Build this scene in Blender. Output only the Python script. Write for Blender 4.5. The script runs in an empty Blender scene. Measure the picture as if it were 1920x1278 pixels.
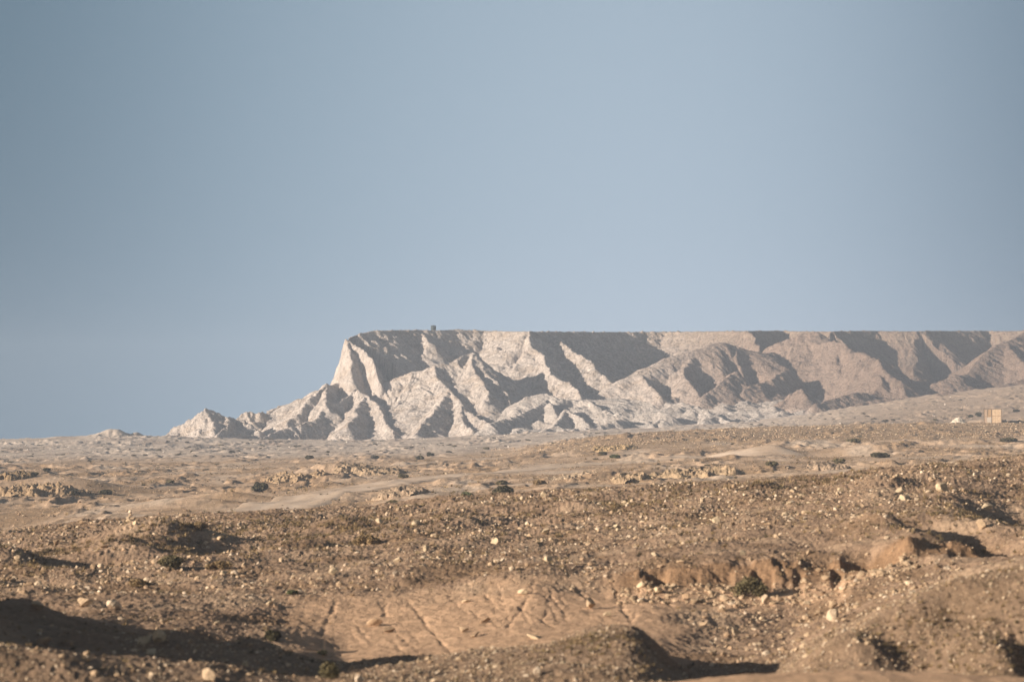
import bpy, math, random
import numpy as np
from mathutils import Vector, Matrix
F32 = np.float32
C = bpy.context.scene.collection
SC = bpy.context.scene
R = math.radians

# ------------------------------------------------------------------ camera
F = 5500.0                 # focal length in photo pixels (photo 1920 x 1278)
HY = 827.0                 # photo row of the horizon
PHI = math.atan((HY - 639.0) / F)
cam_d = bpy.data.cameras.new('camera'); cam = bpy.data.objects.new('camera', cam_d); C.objects.link(cam)
cam_d.sensor_width = 36.0; cam_d.lens = 36.0 * F / 1920.0
cam_d.clip_start = 0.1; cam_d.clip_end = 100000.0
cam.location = (0, 0, 0); cam.rotation_euler = (R(90) + PHI, 0, 0)
cam_d.dof.use_dof = True; cam_d.dof.focus_distance = 600.0; cam_d.dof.aperture_fstop = 1.9
SC.camera = cam

# ------------------------------------------------------------------ light
SUN_EL, SUN_AZ = 14.0, -25.0      # azimuth: degrees from due left (-X) towards the scene (+) or the camera (-)
se, sa = R(SUN_EL), R(SUN_AZ)
sdir = Vector((-math.cos(se) * math.cos(sa), math.cos(se) * math.sin(sa), math.sin(se)))   # towards the sun
sun_d = bpy.data.lights.new('sun', 'SUN'); sun = bpy.data.objects.new('sun', sun_d); C.objects.link(sun)
sun_d.energy = 5.0; sun_d.angle = R(0.5); sun_d.color = (1.0, 0.86, 0.715)
sun.rotation_euler = (-sdir).to_track_quat('-Z', 'Y').to_euler()

world = bpy.data.worlds.new('World'); SC.world = world; world.use_nodes = True
nt = world.node_tree; nt.nodes.clear()
def N(tree, kind, **kw):
    n = tree.nodes.new(kind)
    for k, v in kw.items(): setattr(n, k, v)
    return n
out = N(nt, 'ShaderNodeOutputWorld'); bg = N(nt, 'ShaderNodeBackground')
sky = N(nt, 'ShaderNodeTexSky', sky_type='NISHITA', sun_disc=False)
sky.sun_elevation = se; sky.sun_rotation = math.atan2(sdir.x, sdir.y)
sky.air_density = 1.0; sky.dust_density = 1.5; sky.ozone_density = 2.0
bg.inputs['Strength'].default_value = 0.08
tc = N(nt, 'ShaderNodeTexCoord'); sep = N(nt, 'ShaderNodeSeparateXYZ')
nt.links.new(tc.outputs['Generated'], sep.inputs[0])
# dust haze low over the land: blue grey, paler ahead, bluer and darker to both sides to echo lens vignetting
rz = N(nt, 'ShaderNodeValToRGB'); e = rz.color_ramp.elements
e[0].position = 0.0; e[0].color = (1, 1, 1, 1); e[1].position = 0.38; e[1].color = (0, 0, 0, 1)
x1 = rz.color_ramp.elements.new(0.16); x1.color = (0.90, 0.90, 0.90, 1)
nt.links.new(sep.outputs['Z'], rz.inputs[0])
mr = N(nt, 'ShaderNodeMapRange'); mr.inputs[1].default_value = -0.3; mr.inputs[2].default_value = 0.3
nt.links.new(sep.outputs['X'], mr.inputs[0])
rx = N(nt, 'ShaderNodeValToRGB'); rx.color_ramp.interpolation = 'B_SPLINE'; e = rx.color_ramp.elements
SKYC = [(0.0, (.62, .58, .53)), (0.10, (.130, .190, .250)), (0.20, (.090, .162, .232)), (0.36, (.275, .375, .475)), (0.54, (.430, .525, .635)), (0.68, (.375, .470, .580)), (0.82, (.120, .190, .270)), (0.92, (.110, .175, .245)), (1.0, (.46, .46, .46))]  # first and last stops, out of view, brightened as fill for the mesa shadows
e[0].position = 0.0; e[1].position = 1.0
for p, c in SKYC:
    el = e[0] if p == 0 else e[-1] if p == 1.0 else rx.color_ramp.elements.new(p)
    el.color = (*c, 1)
nt.links.new(mr.outputs[0], rx.inputs[0])
rt = N(nt, 'ShaderNodeValToRGB'); rt.color_ramp.interpolation = 'B_SPLINE'; e = rt.color_ramp.elements      # a little duller higher up
e[0].position = 0.0; e[0].color = (1, 1, 1, 1); e[1].position = 0.3; e[1].color = (.72, .78, .78, 1)
el = rt.color_ramp.elements.new(0.07); el.color = (1, 1, 1, 1)
nt.links.new(sep.outputs['Z'], rt.inputs[0])
mt = N(nt, 'ShaderNodeVectorMath', operation='MULTIPLY'); nt.links.new(rx.outputs['Color'], mt.inputs[0]); nt.links.new(rt.outputs['Color'], mt.inputs[1])
sc10 = N(nt, 'ShaderNodeVectorMath', operation='SCALE'); sc10.inputs['Scale'].default_value = 6.9
nt.links.new(mt.outputs[0], sc10.inputs[0])
tint = N(nt, 'ShaderNodeVectorMath', operation='MULTIPLY'); tint.inputs[1].default_value = (0.52, 0.45, 0.38)
nt.links.new(sky.outputs[0], tint.inputs[0])
mx = N(nt, 'ShaderNodeMix', data_type='RGBA')
nt.links.new(rz.outputs['Color'], mx.inputs['Factor']); nt.links.new(tint.outputs[0], mx.inputs[6]); nt.links.new(sc10.outputs[0], mx.inputs[7])
nt.links.new(mx.outputs[2], bg.inputs['Color']); nt.links.new(bg.outputs[0], out.inputs['Surface'])

SC.view_settings.view_transform = 'Standard'; SC.view_settings.look = 'None'
SC.view_settings.exposure = 0.95; SC.view_settings.gamma = 1.0
SC.cycles.max_bounces = 5; SC.cycles.diffuse_bounces = 4; SC.cycles.volume_bounces = 0
SC.cycles.use_denoising = True

# ------------------------------------------------------------------ noise and helpers
def _grad(ix, iy, seed):
    h = (ix.astype(np.uint32) * np.uint32(374761393) + iy.astype(np.uint32) * np.uint32(668265263) + np.uint32((seed * 2654435761) & 0xffffffff))
    h = (h ^ (h >> np.uint32(13))) * np.uint32(1274126177); h ^= h >> np.uint32(16)
    return h
_GX = np.cos(np.arange(256) * 2 * np.pi / 256).astype(F32); _GY = np.sin(np.arange(256) * 2 * np.pi / 256).astype(F32)
def perlin(x, y, seed=0):
    x = np.asarray(x); y = np.asarray(y)
    x0 = np.floor(x); y0 = np.floor(y); fx = (x - x0).astype(F32); fy = (y - y0).astype(F32)
    ix = x0.astype(np.int32); iy = y0.astype(np.int32)
    u = fx * fx * fx * (fx * (fx * 6 - 15) + 10); v = fy * fy * fy * (fy * (fy * 6 - 15) + 10)
    def g(a, b):
        h = _grad(ix + a, iy + b, seed) & np.uint32(255)
        return _GX[h] * (fx - a) + _GY[h] * (fy - b)
    n00, n10, n01, n11 = g(0, 0), g(1, 0), g(0, 1), g(1, 1)
    a = n00 + u * (n10 - n00); b = n01 + u * (n11 - n01)
    return (a + v * (b - a)) * 1.5
def fbm(x, y, octv=4, seed=0, gain=0.5):
    s = 0; a = 1.0; f = 1.0
    for i in range(octv):
        s = s + a * perlin(x * f, y * f, seed + i * 17); a *= gain; f *= 2.03
    return s
def ridged(x, y, octv=4, seed=0, gain=0.5):
    s = 0; a = 1.0; f = 1.0
    for i in range(octv):
        s = s + a * (1 - np.abs(perlin(x * f, y * f, seed + i * 17)) * 1.6); a *= gain; f *= 2.03
    return s
def sstep(a, b, x):
    t = np.clip((x - a) / (b - a), 0, 1); return t * t * (3 - 2 * t)
def zof(py, d):            # height of photo row py at horizontal depth d
    v = (639.0 - py) / F
    return d * (math.sin(PHI) + v * math.cos(PHI)) / (math.cos(PHI) - v * math.sin(PHI))
def P(px, py, d): return ((px - 960.0) * d / F, d, zof(py, d))
def rowof(z, d):
    t = z / d; return 639.0 - F * np.tan(np.arctan(t) - PHI)

def tag(o, label=None, cat=None, group=None, kind=None):
    if label: o['label'] = label
    if cat: o['category'] = cat
    if group: o['group'] = group
    if kind: o['kind'] = kind
    return o
def mesh_from(name, co, faces, nper, smooth=True, col=None):
    me = bpy.data.meshes.new(name); nv = len(co); nf = len(faces)
    me.vertices.add(nv); me.vertices.foreach_set('co', np.ascontiguousarray(co, dtype=F32).ravel())
    me.loops.add(nf * nper); me.loops.foreach_set('vertex_index', np.ascontiguousarray(faces, dtype=np.int32).ravel())
    me.polygons.add(nf); me.polygons.foreach_set('loop_start', np.arange(0, nf * nper, nper, dtype=np.int32))
    me.polygons.foreach_set('use_smooth', np.full(nf, smooth, dtype=bool))
    me.update(calc_edges=True)
    if col is not None:
        a = me.color_attributes.new('albedo', 'FLOAT_COLOR', 'POINT')
        c4 = np.ones((nv, 4), F32); c4[:, :3] = col; a.data.foreach_set('color', c4.ravel())
    return me
def obj(name, me, mat, parent=None):
    o = bpy.data.objects.new(name, me); C.objects.link(o)
    if mat and not me.materials: me.materials.append(mat)
    if parent: o.parent = parent
    return o
def grid_faces(nr, nc):
    i = np.arange(nr * nc, dtype=np.int32).reshape(nr, nc)
    return np.stack([i[:-1, :-1], i[:-1, 1:], i[1:, 1:], i[1:, :-1]], -1).reshape(-1, 4)

# ------------------------------------------------------------------ materials
def earth_mat(name, s1=(6.0, 0.5), s2=(40.0, 0.35), bump=(8.0, 0.05), contrast=0.35, warm=(1.0, 0.93, 0.84), rough=0.95):
    """base colour = the surface's own colour (mesh attribute) broken up by two world-space noises; fine relief by bump"""
    m = bpy.data.materials.new(name); m.use_nodes = True; t = m.node_tree; b = t.nodes['Principled BSDF']
    b.inputs['Roughness'].default_value = rough; b.inputs['Specular IOR Level'].default_value = 0.1
    at = N(t, 'ShaderNodeAttribute', attribute_name='albedo'); ge = N(t, 'ShaderNodeNewGeometry')
    n1 = N(t, 'ShaderNodeTexNoise'); n1.inputs['Scale'].default_value = s1[0]; n1.inputs['Detail'].default_value = 6; n1.inputs['Roughness'].default_value = 0.65
    n2 = N(t, 'ShaderNodeTexNoise'); n2.inputs['Scale'].default_value = s2[0]; n2.inputs['Detail'].default_value = 4
    t.links.new(ge.outputs['Position'], n1.inputs['Vector']); t.links.new(ge.outputs['Position'], n2.inputs['Vector'])
    r1 = N(t, 'ShaderNodeMapRange'); r1.inputs[1].default_value = 0.3; r1.inputs[2].default_value = 0.7
    r1.inputs[3].default_value = 1 - s1[1]; r1.inputs[4].default_value = 1 + s1[1]
    r2 = N(t, 'ShaderNodeMapRange'); r2.inputs[1].default_value = 0.3; r2.inputs[2].default_value = 0.7
    r2.inputs[3].default_value = 1 - s2[1]; r2.inputs[4].default_value = 1 + s2[1]
    t.links.new(n1.outputs['Fac'], r1.inputs[0]); t.links.new(n2.outputs['Fac'], r2.inputs[0])
    mu = N(t, 'ShaderNodeMath', operation='MULTIPLY'); t.links.new(r1.outputs[0], mu.inputs[0]); t.links.new(r2.outputs[0], mu.inputs[1])
    sv = N(t, 'ShaderNodeVectorMath', operation='SCALE'); t.links.new(at.outputs['Color'], sv.inputs[0]); t.links.new(mu.outputs[0], sv.inputs['Scale'])
    t.links.new(sv.outputs[0], b.inputs['Base Color'])
    nb = N(t, 'ShaderNodeTexNoise'); nb.inputs['Scale'].default_value = bump[0]; nb.inputs['Detail'].default_value = 8; nb.inputs['Roughness'].default_value = 0.7
    t.links.new(ge.outputs['Position'], nb.inputs['Vector'])
    bp = N(t, 'ShaderNodeBump'); bp.inputs['Strength'].default_value = 1.0; bp.inputs['Distance'].default_value = bump[1]
    t.links.new(nb.outputs['Fac'], bp.inputs['Height']); t.links.new(bp.outputs[0], b.inputs['Normal'])
    return m
def flat_mat(name, col, rough=0.8, var=0.25, scale=8.0, stretch=(1, 1, 1), bump=0.0, metal=0.0):
    m = bpy.data.materials.new(name); m.use_nodes = True; t = m.node_tree; b = t.nodes['Principled BSDF']
    b.inputs['Roughness'].default_value = rough; b.inputs['Metallic'].default_value = metal; b.inputs['Specular IOR Level'].default_value = 0.2
    tcn = N(t, 'ShaderNodeTexCoord'); mp = N(t, 'ShaderNodeMapping'); mp.inputs['Scale'].default_value = stretch
    n = N(t, 'ShaderNodeTexNoise'); n.inputs['Scale'].default_value = scale; n.inputs['Detail'].default_value = 5
    oi = N(t, 'ShaderNodeObjectInfo'); ad = N(t, 'ShaderNodeVectorMath', operation='ADD')
    t.links.new(tcn.outputs['Object'], mp.inputs[0]); t.links.new(mp.outputs[0], ad.inputs[0]); t.links.new(oi.outputs['Random'], ad.inputs[1])
    t.links.new(ad.outputs[0], n.inputs['Vector'])
    r = N(t, 'ShaderNodeMapRange'); r.inputs[1].default_value = 0.3; r.inputs[2].default_value = 0.7; r.inputs[3].default_value = 1 - var; r.inputs[4].default_value = 1 + var
    t.links.new(n.outputs['Fac'], r.inputs[0])
    sv = N(t, 'ShaderNodeVectorMath', operation='SCALE'); sv.inputs[0].default_value = col; t.links.new(r.outputs[0], sv.inputs['Scale'])
    t.links.new(sv.outputs[0], b.inputs['Base Color'])
    if bump:
        bp = N(t, 'ShaderNodeBump'); bp.inputs['Distance'].default_value = bump; t.links.new(n.outputs['Fac'], bp.inputs['Height']); t.links.new(bp.outputs[0], b.inputs['Normal'])
    return m
M_ground = earth_mat('desert_earth', (1.4, 0.22), (11.0, 0.22), (5.0, 0.10))
M_chalk = earth_mat('chalk', (0.35, 0.18), (1.7, 0.20), (0.9, 1.2))
M_track = earth_mat('track_dust', (0.8, 0.14), (6.0, 0.10), (3.0, 0.05))
M_rock = earth_mat('limestone_rubble', (9.0, 0.22), (40.0, 0.15), (25.0, 0.02))

# ------------------------------------------------------------------ ground: one height field in bearing (photo column) and depth
def L(d, pts): return (d, pts)
CREST = [(-700, 1010), (0, 1000), (100, 990), (200, 979), (330, 970), (500, 965), (700, 957), (830, 940), (960, 931), (1100, 920), (1250, 912), (1400, 905), (1560, 893), (1700, 880), (1850, 868), (1920, 862), (2620, 800)]
LAYERS = [
 L(10, [(-700, 1750), (2620, 1750)]),
 L(28, [(-700, 1420), (2620, 1420)]),
 L(42, [(-700, 1300), (0, 1330), (600, 1320), (1000, 1300), (1260, 1280), (1400, 1263), (1600, 1256), (1800, 1263), (1920, 1272), (2620, 1270)]),
 L(46, [(-700, 1120), (0, 1228), (300, 1262), (600, 1300), (1000, 1285), (1180, 1270), (1300, 1285), (1920, 1290), (2620, 1270)]),
 L(52, [(-700, 1060), (0, 1175), (300, 1224), (600, 1270), (700, 1264), (850, 1243), (1000, 1215), (1100, 1196), (1180, 1186), (1212, 1200), (1250, 1236), (1350, 1246), (1430, 1240), (1480, 1226), (1540, 1203), (1620, 1168), (1720, 1122), (1800, 1092), (1920, 1068), (2100, 1035), (2620, 980)]),
 L(62, [(-700, 1060), (0, 1153), (300, 1187), (560, 1222), (640, 1250), (800, 1240), (950, 1222), (1100, 1210), (1200, 1203), (1300, 1207), (1420, 1216), (1480, 1224), (1560, 1187), (1700, 1134), (1800, 1104), (1920, 1078), (2620, 1000)]),
 L(74.5, [(-700, 1120), (0, 1122), (250, 1126), (540, 1127), (700, 1120), (850, 1110), (990, 1090), (1130, 1104), (1220, 1096), (1400, 1100), (1560, 1092), (1640, 1072), (1700, 1062), (1800, 1050), (1920, 1036), (2620, 980)]),
 L(75.3, [(-700, 1115), (0, 1116), (250, 1119), (540, 1117), (700, 1108), (850, 1098), (990, 1075), (1130, 1084), (1165, 1075), (1220, 1061), (1270, 1069), (1330, 1060), (1400, 1055), (1500, 1051), (1560, 1045), (1640, 1026), (1670, 1016), (1700, 1006), (1800, 1006), (1920, 1000), (2620, 950)]),
 L(95, [(-700, 1070), (0, 1062), (300, 1046), (600, 1040), (900, 1028), (1200, 1008), (1500, 978), (1650, 958), (1780, 950), (1860, 962), (1920, 975), (2100, 960), (2620, 900)]),
 L(132, CREST),
 L(150, [(a, b + 5) for a, b in CREST]),
 L(200, [(-700, 1010), (0, 999), (100, 988), (200, 977), (330, 969), (500, 965), (700, 957.5), (830, 943), (960, 934), (1100, 923), (1400, 907), (1700, 885), (1920, 868), (2620, 830)]),
 L(270, [(-700, 945), (0, 941), (350, 936), (500, 931), (800, 913), (1000, 903), (1200, 893), (1400, 883), (1700, 868), (1920, 857), (2620, 830)]),
 L(360, [(-700, 893), (0, 894), (400, 890), (700, 880), (1000, 868), (1200, 857), (1400, 846), (1700, 839), (1920, 836), (2620, 825)]),
 L(440, [(-700, 872), (0, 872), (400, 870), (700, 864), (950, 856), (1030, 845), (1100, 834), (1200, 824), (1400, 818), (1700, 812), (1920, 811), (2620, 800)]),
 L(500, [(-700, 860), (0, 860), (700, 853), (900, 848), (1000, 838), (1050, 829), (1100, 822), (1200, 812), (1400, 803), (1500, 800), (1700, 796), (1920, 793), (2620, 785)]),
 L(560, [(-700, 850), (0, 850), (700, 843), (950, 835), (1100, 826), (1200, 815), (1500, 801), (1700, 794), (1850, 789), (1920, 784), (2620, 760)]),
 L(660, [(-700, 838), (0, 838), (500, 838), (700, 836), (950, 824), (1100, 817), (1300, 808), (1500, 792), (1650, 778), (1800, 765), (1920, 753), (2620, 720)]),
 L(760, [(-700, 832), (0, 826), (100, 821), (200, 816), (330, 819), (480, 824), (700, 827), (880, 818), (1000, 812), (1200, 806), (1400, 797), (1500, 784), (1600, 769), (1700, 756), (1800, 743), (1920, 724), (2620, 690)]),
 L(860, [(-700, 834), (0, 830), (330, 827), (480, 828), (700, 828), (1000, 812), (1200, 800), (1500, 778), (1700, 748), (1920, 722), (2620, 690)]),
 L(1150, [(-700, 846), (2620, 846)]),
]
LD = np.array([l[0] for l in LAYERS], float)
_pxs = np.arange(-1500, 3500, 4.0)
_LZ = []
for d, pts in LAYERS:
    pp = np.array(pts, float); yy = np.interp(_pxs, pp[:, 0], pp[:, 1])
    k = np.hanning(15 if d < 80 else 21); k /= k.sum()
    yy = np.convolve(np.pad(yy, len(k) // 2, mode='edge'), k, 'valid')
    _LZ.append(zof(yy, d))
_LZ = np.array(_LZ)                                    # K x npx
def _pchip_slopes(x, y):
    h = np.diff(x)[:, None]; dl = np.diff(y, axis=0) / h; m = np.zeros_like(y)
    w1 = 2 * h[1:] + h[:-1]; w2 = h[1:] + 2 * h[:-1]
    same = dl[:-1] * dl[1:] > 0
    with np.errstate(all='ignore'):
        hm = (w1 + w2) / (w1 / dl[:-1] + w2 / dl[1:])
    m[1:-1] = np.where(same, hm, 0); m[0] = dl[0]; m[-1] = dl[-1]
    return m
_LM = _pchip_slopes(LD, _LZ)
def base_z(px, d):
    px = np.asarray(px, float); d = np.asarray(d, float)
    k = np.clip(np.searchsorted(LD, d) - 1, 0, len(LD) - 2)
    c = np.clip((px - _pxs[0]) / 4.0, 0, len(_pxs) - 2.001); ci = c.astype(int); cf = c - ci
    def at(A, kk): return A[kk, ci] * (1 - cf) + A[kk, ci + 1] * cf
    h = LD[k + 1] - LD[k]; t = np.clip((d - LD[k]) / h, 0, 1)
    y0, y1, m0, m1 = at(_LZ, k), at(_LZ, k + 1), at(_LM, k), at(_LM, k + 1)
    return (1 + 2 * t) * (1 - t) ** 2 * y0 + t * (1 - t) ** 2 * h * m0 + t * t * (3 - 2 * t) * y1 + t * t * (t - 1) * h * m1

# local mounds: (photo column, depth, height, half width across, half width along, turn)
MOUNDS = [
 (-640, 51, 1.9, 2.9, 8.0, 0), (-20, 50, .35, .5, 1.4, 0), (190, 50.5, .30, .6, 1.2, .2), (330, 53, .26, .6, 1.6, 0), (60, 58, .3, .7, 1.6, 0), (470, 56, .22, .6, 1.8, .2),
 (1140, 57.5, 0.28, 1.0, 3.5, 0), (1300, 57, -0.42, 1.1, 4.5, 0), (1400, 58, -0.25, 1.2, 4.0, 0), (1770, 50.2, -0.32, 2.1, 1.2, .05), (1610, 50, .40, .55, 1.6, .3), (1720, 48.6, -.50, 1.0, 1.2, .2), (1890, 47.5, .25, .5, 1.2, 0), (1960, 47.5, -.6, .5, 2.0, 0), (1800, 51, -.2, .5, 1.0, .3), (1420, 53, -.3, 1.0, 2.8, 0),
 (30, 91, 0.65, 1.7, 3.2, 0.3), (-110, 92, 0.6, 1.7, 3.0, 0.2), (135, 91, -0.5, 1.5, 2.6, 0), (230, 97, 0.6, 1.5, 3.0, 0), (285, 106, 0.75, 2.4, 3.2, 0.2), (360, 98, -0.5, 1.6, 3.0, 0), (440, 103, -0.5, 2.2, 2.6, 0), (560, 100, .35, 1.4, 2.2, 0.2), (660, 100, -.25, 1.2, 2.0, 0),
 (1235, 74.9, -.45, .22, .5, 0), (1640, 75.0, -.75, .55, .9, .2), (1700, 74.5, .25, .25, 1.2, -.4),
 (655, 112, 0.35, 1.4, 2.2, 0), (1090, 116, .38, 1.3, 2.4, 0), (1165, 117, -.40, 1.5, 2.2, 0), (880, 110, .25, 1.3, 2.2, .2), (960, 108, -.25, 1.4, 2.0, 0), (1420, 122, .3, 1.8, 2.2, 0), (1500, 121, -.3, 1.6, 2.2, 0), (1640, 112, .3, 1.5, 2.6, 0), (1950, 92, -1.1, 1.4, 8.0, 0), (1800, 82, -1.2, 1.4, 5.0, 0.1), (1860, 77, -.6, 1.2, 4, 0), (1655, 84, .45, .8, 4.0, 0),
 (350, 235, 0.8, 4.0, 7.0, 0.5), (420, 252, 0.9, 3.0, 5.0, 0.7), (60, 215, -0.6, 6, 8, 0), (640, 250, 0.4, 4, 6, 0.5),
 (60, 305, 1.5, 9.0, 10.0, 0), (150, 298, 0.6, 4.0, 6.0, 0), (600, 335, 0.9, 5.0, 7.0, 0.2), (700, 340, 0.5, 6.0, 7.0, 0.2),
 (760, 232, 0.7, 3.0, 6.0, 0), (860, 244, -0.7, 4.0, 8.0, 0), (700, 236, -0.5, 1.8, 6.0, 0.0), (1270, 268, 0.8, 6.0, 9.0, 0.4), (1150, 258, 0.5, 5.0, 9.0, 0.3),
 (1440, 345, 0.9, 4.0, 6.0, 0), (1560, 335, -0.6, 5.0, 9.0, 0.3), (1640, 345, 0.8, 5.0, 9.0, 0.2),
 (205, 758, 1.5, 3.2, 8, 0), (225, 756, 0.9, 2.0, 6, 0), (258, 760, 1.0, 1.4, 5, 0), (110, 758, 0.4, 3, 8, 0), (25, 758, 0.2, 5, 8, 0),
]
RILLS = []        # filled below: polylines in the ground plane, carved into the bare slope
def seg_dist(X, Y, ax, ay, bx, by):
    vx, vy = bx - ax, by - ay; t = np.clip(((X - ax) * vx + (Y - ay) * vy) / (vx * vx + vy * vy + 1e-9), 0, 1)
    return np.hypot(X - ax - t * vx, Y - ay - t * vy), t
def ground_z(px, d, fine=True):
    px = np.asarray(px, float); d = np.asarray(d, float)
    X = (px - 960.0) * d / F; Y = d
    jd = sstep(1090, 1180, px) * sstep(69, 72, d) * (1 - sstep(77.5, 80, d)) * (.70 * fbm(X / 3.2, Y / 9.0, 2, 91) + .06 * fbm(X / .4, Y / .5, 2, 92))
    z = base_z(px + 10 * fbm(X * 0.35, Y * 0.1, 2, 5) * np.clip(60 / d, 0.15, 1), d + jd)
    cr = sstep(1090, 1180, px) * sstep(69, 72, d) * (1 - sstep(77.5, 80, d)) * np.maximum(sstep(-.12, .22, perlin(px / 47.0, d * 0 + 4.5, 95)), .25)
    if (cr > 0).any():
        pj = px + 8 * perlin(d * 1.1, px / 25.0, 96); zs = (base_z(pj, d - 1.6) + base_z(pj, d - .8) + base_z(pj, d) + base_z(pj, d + .8) + base_z(pj, d + 1.6)) / 5; z = z + (zs - z) * cr
    for (mp, md, h, sx, sy, a) in MOUNDS:
        mxx = (mp - 960.0) * md / F; ex = X - mxx; ey = Y - md
        near = (np.abs(ex) < 3.2 * max(sx, sy)) & (np.abs(ey) < 3.2 * max(sx, sy))
        if not near.any(): continue
        ca, sn = math.cos(a), math.sin(a); u = (ca * ex + sn * ey) / sx; v = (-sn * ex + ca * ey) / sy
        z = z + h * np.exp(-(u * u + v * v)) * near
    if not fine: return z
    bare = bare_mask(px, d)
    near = np.clip(d / 100.0, 0.5, 4.0)
    ro = np.clip(.55 + 1.6 * fbm(X / 14.0, Y / 40.0, 3, 71), .22, 1.6)
    amp = np.where(d < 140, 1.0, (1.0 + .9 * sstep(140, 400, d)) * (ro * sstep(140, 180, d) + 1 - sstep(140, 180, d))) * (1 - 0.8 * bare)
    z = z + amp * (0.16 * fbm(X / 7.0, Y / 9.0, 2, 11) + 0.105 * fbm(X / 1.9, Y / 2.6, 2, 23))
    rub = (1 - bare) * sstep(30, 45, d)
    z = z + rub * np.clip(d / 100, .6, 2.2) * (0.062 * np.abs(fbm(X / 0.6, Y / 0.8, 3, 31)) * (1 - .7 * sstep(140, 180, d)) + .042 * ridged(X / .2, Y / .26, 2, 37) * (1 - sstep(140, 160, d)))
    z = z + bare * .018 * fbm(X / .35, Y / .5, 3, 39)
    far = sstep(180, 230, d) * (1 - sstep(1000, 1500, d))
    z = z + far * ro * 0.12 * np.maximum(fbm(X / 2.6, Y / 5.0, 3, 41), -0.1) + far * .24 * crust_mask(X, Y, d)
    # bank: the lip above the gully is bitten into bays
    for (pts, dep, wid) in RILLS:
        for (ax, ay), (bx, by) in zip(pts[:-1], pts[1:]):
            sel = (Y > min(ay, by) - 1.0) & (Y < max(ay, by) + 1.0) & (X > min(ax, bx) - 1.0) & (X < max(ax, bx) + 1.0)
            if not sel.any(): continue
            dd, t = seg_dist(X[sel], Y[sel], ax, ay, bx, by)
            z[sel] -= .25 * dep * np.exp(-((dd + .05 * perlin(X[sel] * 3, Y[sel] * 2, 56)) / (wid * .6)) ** 2) * np.clip(1 + .9 * perlin(X[sel] * 1.7, Y[sel] * .9, 55), .2, 1.6)
    return z
def crust_mask(X, Y, d):
    return sstep(.16, .5, fbm(X / 5.0, Y / 14.0, 4, 45, .55)) * sstep(-.05, .35, fbm(X / 26.0, Y / 70.0, 2, 46))
LIPX = np.array([p[0] for p in LAYERS[7][1]], float)
def bare_mask(px, d):
    """1 on the bare sandy slope with rills below the lip, 0 on rubble"""
    w = 60 * fbm(px / 90.0, d / 2.5, 3, 77); e = 1.6 * fbm(px / 70.0, d / 2.5, 4, 78)
    a = sstep(490, 640, px + w) * (1 - sstep(1180, 1330, px + w)) * sstep(57.5, 60.5, d + e) * (1 - sstep(72.6, 76.2, d + e))
    b = sstep(1150, 1300, px + w) * (1 - sstep(1560, 1660, px + w)) * sstep(70, 72.5, d + e) * (1 - sstep(73.6, 74.6, d + .5 * e))
    c = (1 - sstep(43.5, 45.5, d + e)) * sstep(1150, 1300, px + w)
    return np.clip(a + b + c, 0, 1)

_hd = np.concatenate([np.arange(38, 85, .1), np.arange(85, 140, .25), np.arange(140, 900, 1.0)])
def hit(px, py, fine=True, dmin=38.0):
    """first ground point seen at a photo pixel -> (x, y, z)"""
    d = _hd[_hd >= dmin]; z = ground_z(np.full(len(d), float(px)), d, fine); rows = rowof(z, d)
    i = np.argmax(rows <= py)
    if rows[i] > py: i = len(d) - 1
    if i > 0:
        t = (rows[i - 1] - py) / (rows[i - 1] - rows[i] + 1e-9); t = min(max(t, 0), 1); dd = d[i - 1] + t * (d[i] - d[i - 1])
    else: dd = d[i]
    zz = float(ground_z(np.array([float(px)]), np.array([dd]), fine)[0])
    return (float((px - 960) * dd / F), float(dd), zz)
RILLPX = [
 ([(632, 1126), (622, 1145), (613, 1165), (604, 1190), (600, 1215)], .085, .10),
 ([(764, 1119), (780, 1140), (796, 1162), (822, 1195), (852, 1230)], .085, .10),
 ([(668, 1168), (683, 1188), (699, 1206)], .05, .08), ([(720, 1122), (724, 1140), (718, 1152)], .05, .07),
 ([(999, 1086), (998, 1110), (985, 1130), (950, 1176)], .085, .09), ([(1030, 1113), (1048, 1138), (1066, 1166)], .06, .08),
 ([(975, 1140), (1010, 1158), (1045, 1180)], .045, .08), ([(840, 1112), (862, 1135), (880, 1150)], .05, .08), ([(890, 1100), (920, 1120), (945, 1132)], .05, .08),
 ([(1075, 1085), (1088, 1110), (1110, 1130)], .09, .12), ([(1150, 1088), (1154, 1112), (1166, 1138), (1182, 1165)], .09, .10),
 ([(1185, 1120), (1215, 1145), (1240, 1160)], .05, .09), ([(1110, 1160), (1150, 1175)], .05, .08), ([(735, 1200), (760, 1225)], .04, .08),
 ([(560, 1190), (585, 1200)], .04, .08), ([(1460, 1062), (1475, 1090), (1470, 1110)], .14, .14), ([(1330, 1062), (1345, 1085)], .10, .12), ([(1545, 1050), (1580, 1080)], .12, .14),
]
_q = random.Random(12)
for _i in range(20):
    _x = _q.uniform(545, 1260); _y = np.interp(_x, [540, 850, 1000, 1260], [1128, 1110, 1092, 1100]) + _q.uniform(0, 55); _sl = _q.choice((-.3, .5, .8, 1.0, .6)); _p = [(_x, _y)]
    for _k in range(_q.randint(2, 4)): _dy = _q.uniform(10, 22); _x += _sl * _dy + _q.uniform(-5, 5); _y += _dy; _p.append((_x, _y))
    RILLPX.append((_p, _q.uniform(.025, .055), _q.uniform(.06, .09)))
_r = []
for pts, dep, wid in RILLPX:
    q = []
    for k in range(len(pts) - 1):
        for s in np.linspace(0, 1, 4, endpoint=(k == len(pts) - 2)):
            px = pts[k][0] * (1 - s) + pts[k + 1][0] * s; py = pts[k][1] * (1 - s) + pts[k + 1][1] * s
            h = hit(px + random.Random(int(px * 7)).uniform(-3, 3), py, False, 53.0); q.append((h[0], h[1]))
    _r.append((q, dep, wid))
RILLS.extend(_r)

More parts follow.
